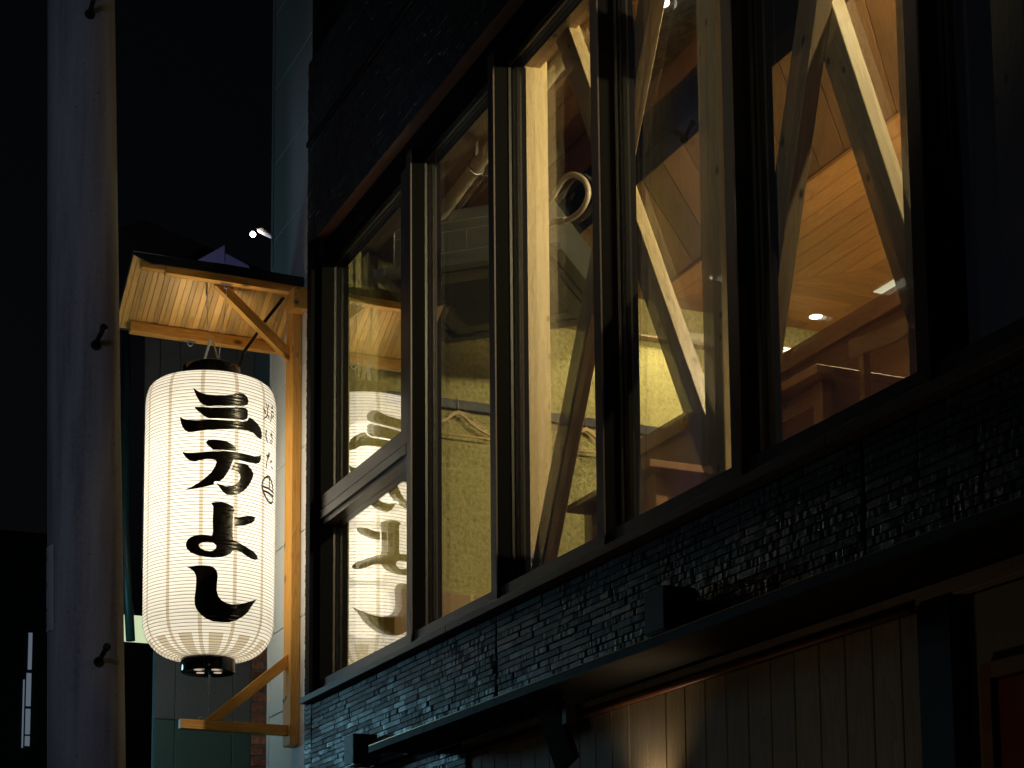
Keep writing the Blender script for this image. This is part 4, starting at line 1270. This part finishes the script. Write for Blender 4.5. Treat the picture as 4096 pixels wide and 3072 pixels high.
bm = bm_new()
dp = [(.10, .52, 5.43), (.36, .52, 5.475), (.62, .53, 5.525), (.9, .535, 5.565), (1.2, .54, 5.60), (1.9, .55, 5.66), (2.1, .55, 5.7)]
fine = []
for a, b in zip(dp, dp[1:]):
    for q in range(12):
        fine.append(tuple(a[t] + (b[t] - a[t]) * q / 12 for t in range(3)))
fine.append(dp[-1])
tube(bm, fine, [.034 + random.uniform(-.0022, .0022) for _ in fine], 14)
DU = obj('wrapped_duct', bm, duct_m)
tag(DU, 'beige tape wrapped pipe running below the ceiling above the air conditioner', 'duct')
bm = bm_new()
c = Vector((1.0, .5365, 5.577)); d = Vector((.30, .005, .035)).normalized()
u = d.orthogonal().normalized(); w = d.cross(u)
tube(bm, [c + (u * math.cos(t) + w * math.sin(t)) * .041 for t in (2 * math.pi * q / 24 for q in range(24))], .005, 6, True)
bx(bm, .99, 1.01, .53, .545, 5.61, 5.80)
obj('pipe_clamp', bm, steel_m, DU)

def px_y(px, py, y):
    """point on the plane y seen at full-size picture position (used once to lay the hose out)"""
    r = right * ((px - 2048) / 7233) - up * ((py - 3040) / 7233) - back
    t = (y - CP.y) / r.y
    return CP + r * t
HOSE = [(1.6731, 0.6, 5.0173), (1.7351, 0.602, 5.0081), (1.8562, 0.604, 4.9675), (1.9414, 0.606, 4.9567), (2.0037, 0.608, 4.9654), (2.0405, 0.61, 4.9944), (2.0413, 0.612, 5.0319), (2.0098, 0.614, 5.0799), (1.9557, 0.616, 5.1244), (1.8933, 0.618, 5.1623), (1.8294, 0.62, 5.1836), (1.7718, 0.622, 5.1879), (1.7209, 0.624, 5.1784), (1.6812, 0.626, 5.1639), (1.6175, 0.628, 5.1591)]
def catmull(ps, n=6):
    ps = [Vector(p) for p in ps]
    out = []
    for i in range(len(ps) - 1):
        p0 = ps[max(i - 1, 0)]; p1 = ps[i]; p2 = ps[i + 1]; p3 = ps[min(i + 2, len(ps) - 1)]
        for q in range(n):
            t = q / n
            out.append(.5 * ((2 * p1) + (p2 - p0) * t + (2 * p0 - 5 * p1 + 4 * p2 - p3) * t * t + (3 * p1 - p0 - 3 * p2 + p3) * t ** 3))
    out.append(ps[-1])
    return out
bm = bm_new()
hpth = catmull(HOSE, 8)
tube(bm, hpth, .0125, 14)
HO = obj('drain_hose', bm, hose_m)
tag(HO, 'beige drain hose bent into a loop beside the first column', 'hose')
bm = bm_new()
tube(bm, hpth[9:16], [.0150, .0165, .0158, .0165, .0155, .0163, .015], 14)
obj('tape_wrap', bm, duct_m, HO)

# coat rail and hangers
R_ = box('coat_rail', XE + .001, XE + .035, .62, 2.9, 4.875, 4.93, rail_m, None, .003)
tag(R_, 'dark wooden coat rail fixed along the rough yellow wall', 'rail')
def hanger(y, label):
    E_ = empty('coat_hanger', (0, 0, 0), label, 'coat hanger', 'wooden hangers on the coat rail')
    x = -.425
    bm = bm_new()
    prof_ = [(0, 4.862), (.035, 4.846), (.07, 4.812), (.12, 4.782), (.205, 4.742)]
    topz = [(-a, b) for a, b in reversed(prof_[1:])] + prof_
    wd = {0: .024, .035: .026, .07: .024, .12: .021, .205: .016}
    lowz = [(a, b - wd[abs(a)]) for a, b in topz]
    poly = [(y + a, b) for a, b in topz] + [(y + a, b) for a, b in reversed(lowz)]
    A_ = [bm.verts.new((x - .008, a, b)) for a, b in poly]
    B_ = [bm.verts.new((x + .008, a, b)) for a, b in poly]
    n = len(topz)
    for i in range(n - 1):
        j0, j1 = 2 * n - 1 - i, 2 * n - 2 - i
        bm.faces.new((A_[i], A_[i + 1], A_[j1], A_[j0])); bm.faces.new((B_[i], B_[j0], B_[j1], B_[i + 1]))
    for i in range(2 * n):
        j = (i + 1) % (2 * n)
        bm.faces.new((A_[i], B_[i], B_[j], A_[j]))
    obj('shoulder', bm, hanger_m, E_, .002)
    bm = bm_new(); tube(bm, [(x, y - .195, 4.716), (x, y + .195, 4.716)], .0055, 8)
    obj('bar', bm, hanger_m, E_)
    bm = bm_new()
    tube(bm, [(x, y, 4.86), (x, y, 4.905), (x - .02, y, 4.937), (x - .035, y, 4.945)], .0022, 6)
    obj('hook', bm, steel_m, E_)
hanger(1.03, 'pale wooden coat hanger on the rail, seen through the second window from the corner')
hanger(1.83, 'pale wooden coat hanger on the rail, partly behind the leaning brace')
# insulated pipe on the wall above
bm = bm_new()
bx(bm, XE + .001, XE + .07, .7, 4.2, 5.462, 5.474)
P_ = obj('pipe_ledge', bm, soffit_m)
tag(P_, 'narrow ledge along the top of the yellow wall carrying a wrapped pipe', 'ledge')
bm = bm_new()
ps_ = [(XE + .036, 2.47 + .02 * q, 5.513) for q in range(80)]
tube(bm, ps_, [.034 + random.uniform(-.0025, .0025) for _ in ps_], 14)
tag(obj('wall_pipe', bm, plain('pale_pipe_wrap', (.66, .62, .46), .5, 0, .12, 60, .4)), 'pale wrapped pipe lying on the ledge of the yellow wall', 'pipe')

# carton
CB = empty('cardboard_box', (0, 0, 0), 'brown cardboard carton with a yellow strap at the foot of the yellow wall', 'box')
box('carton', XE + .02, -.3, .60, 1.32, 2.951, 3.78, card_m, CB, .004)
box('strap', XE + .018, -.2985, 1.045, 1.063, 2.9511, 3.782, strap_m, CB)
bm = bm_new()
prism(bm, [(.955, 3.64), (.98, 3.69), (1.0, 3.64), (.99, 3.62), (.965, 3.62)], 0, -.2995, -.2988)
obj('printed_mark', bm, plain('red_print', (.25, .05, .05), .7), CB)

# partition
PT = empty('partition', (0, 0, 0), 'dark wooden partition with a cap rail behind the tables', 'partition')
beam('cap_rail', (-.36, 2.02, 4.662), (6.5, 2.02, 4.662), .07, .095, furn_w, PT)
box('screen', -.36, 6.5, 2.012, 2.03, 2.951, 4.6135, furn_w, PT)

# tables and chairs
def make_table():
    t = empty('table', (0, 0, 0), '', 'table', 'square tables under the window band')
    bm = bm_new(); bx(bm, -.75, 0, 0, .66, -.032, 0)
    parts = [obj('tabletop', bm, furn_w, t, .003)]
    for lx, ly in ((-.115, .06), (-.70, .06), (-.115, .55), (-.70, .55)):
        bm = bm_new(); bx(bm, lx, lx + .055, ly, ly + .055, -.748, -.0325)
        parts.append(obj('leg', bm, furn_w, t, .002))
    bm = bm_new(); bx(bm, -.68, -.08, .072, .094, -.10, -.033); bx(bm, -.68, -.08, .56, .582, -.10, -.033)
    parts.append(obj('apron', bm, furn_w, t))
    return t, parts
def make_chair():
    c = empty('chair', (0, 0, 0), '', 'chair', 'chairs at the window tables')
    parts = []
    bm = bm_new()
    n = 10
    A_ = []; 
    for i in range(n + 1):
        u = i / n
        x = .40 * u
        yy = .05 * math.sin(math.pi * u)
        A_.append((x, yy))
    for (xa, ya), (xb, yb) in zip(A_, A_[1:]):
        vs = [bm.verts.new(p) for p in ((xa, ya, -.06), (xb, yb, -.06), (xb, yb + .022, -.06), (xa, ya + .022, -.06),
                                        (xa, ya, 0), (xb, yb, 0), (xb, yb + .022, 0), (xa, ya + .022, 0))]
        for f in ((0, 3, 2, 1), (4, 5, 6, 7), (0, 1, 5, 4), (2, 3, 7, 6)):
            bm.faces.new([vs[q] for q in f])
        if xa == 0:
            bm.faces.new([vs[q] for q in (3, 0, 4, 7)])
        if xb > .399:
            bm.faces.new([vs[q] for q in (1, 2, 6, 5)])
    parts.append(obj('backrest', bm, furn_w, c))
    for lx in (.02, .35):
        bm = bm_new(); bx(bm, lx, lx + .03, .024, .054, -.845, -.045)
        parts.append(obj('leg', bm, furn_w, c, .002))
    for lx in (.02, .35):
        bm = bm_new(); bx(bm, lx, lx + .03, .40, .43, -.845, -.44)
        parts.append(obj('leg', bm, furn_w, c, .002))
    bm = bm_new(); bx(bm, 0, .40, .03, .45, -.44, -.405)
    parts.append(obj('seat', bm, furn_w, c, .004))
    return c, parts
def copy_tree(o):
    n = o.copy(); COL.objects.link(n)
    for ch in o.children:
        k = ch.copy(); COL.objects.link(k); k.parent = n
    return n
t0, _p = make_table()
tbl = [(3.714, .612, 'wooden table low in the rightmost lit window, its corner catching light'),
       (2.54, .612, 'wooden table beside the middle column, low in the fourth window from the corner')]
for q, (x, y, lab) in enumerate(tbl):
    t = t0 if q == 0 else copy_tree(t0)
    t.location = (x, y, 3.70); t['label'] = lab
c0, _p = make_chair()
chs = [(3.72, .74, 3.797, 'chair with a curved top rail right of the lit table corner'),
       (2.75, .72, 3.797, 'chair with a curved top rail behind the leaning brace above the lower lit table')]
for q, (x, y, z, lab) in enumerate(chs):
    t = c0 if q == 0 else copy_tree(c0)
    t.location = (x, y, z); t['label'] = lab

# lamps you can see
def downlight(x, y, z, label, lit=True):
    E_ = empty('downlight', (0, 0, 0), label, 'downlight', 'recessed downlights in the plank soffit')
    bm = bm_new()
    lathe(bm, [(.040, z - .0012), (.052, z - .004), (.056, z - .001), (.056, z + .0005)], 28, x, y)
    obj('trim_ring', bm, steel_m, E_)
    bm = bm_new(); lathe(bm, [(0, z - .0015), (.040, z - .0015)], 24, x, y)
    obj('lens', bm, emis('downlight_glow', (1.0, .90, .66), 14), E_)
downlight(-.27, 3.33, ZS, 'round recessed downlight shining in the plank soffit right of the column')
downlight(.02, 2.42, ZS, 'round recessed downlight at the soffit corner hidden behind the brace')
q = box('ceiling_light_panel', .20, .44, 3.42, 3.64, ZS - .006, ZS - .001, emis('panel_glow', (1.0, .90, .60), 1.4))
tag(q, 'square glowing light panel flush in the plank soffit beside the right brace', 'ceiling light')
SP = empty('spotlight', (0, 0, 0), 'small bright spotlight at the top edge by the steel hood', 'spotlight')
bm = bm_new()
bmesh.ops.create_uvsphere(bm, u_segments=16, v_segments=12, radius=.021)
for v in bm.verts:
    v.co += Vector((2.16, .94, 5.90))
obj('bulb', bm, emis('spot_bulb_glow', (1.0, .93, .78), 40), SP)
bm = bm_new(); tube(bm, [(2.16, .945, 5.92), (2.16, .95, 5.99)], .03, 14)
obj('socket', bm, black_m, SP)
HD = box('exhaust_hood', 1.2, 2.5, 1.0, 1.246, 5.93, 5.998, brushed, None, .004)
tag(HD, 'brushed steel exhaust hood high under the ceiling behind the bright spotlight', 'hood')
for nm, lc, lb in (('pendant_lamp', (4.1, 1.55, 5.2), 'pendant lamp above the tables, hidden behind the window head'),):
    pass
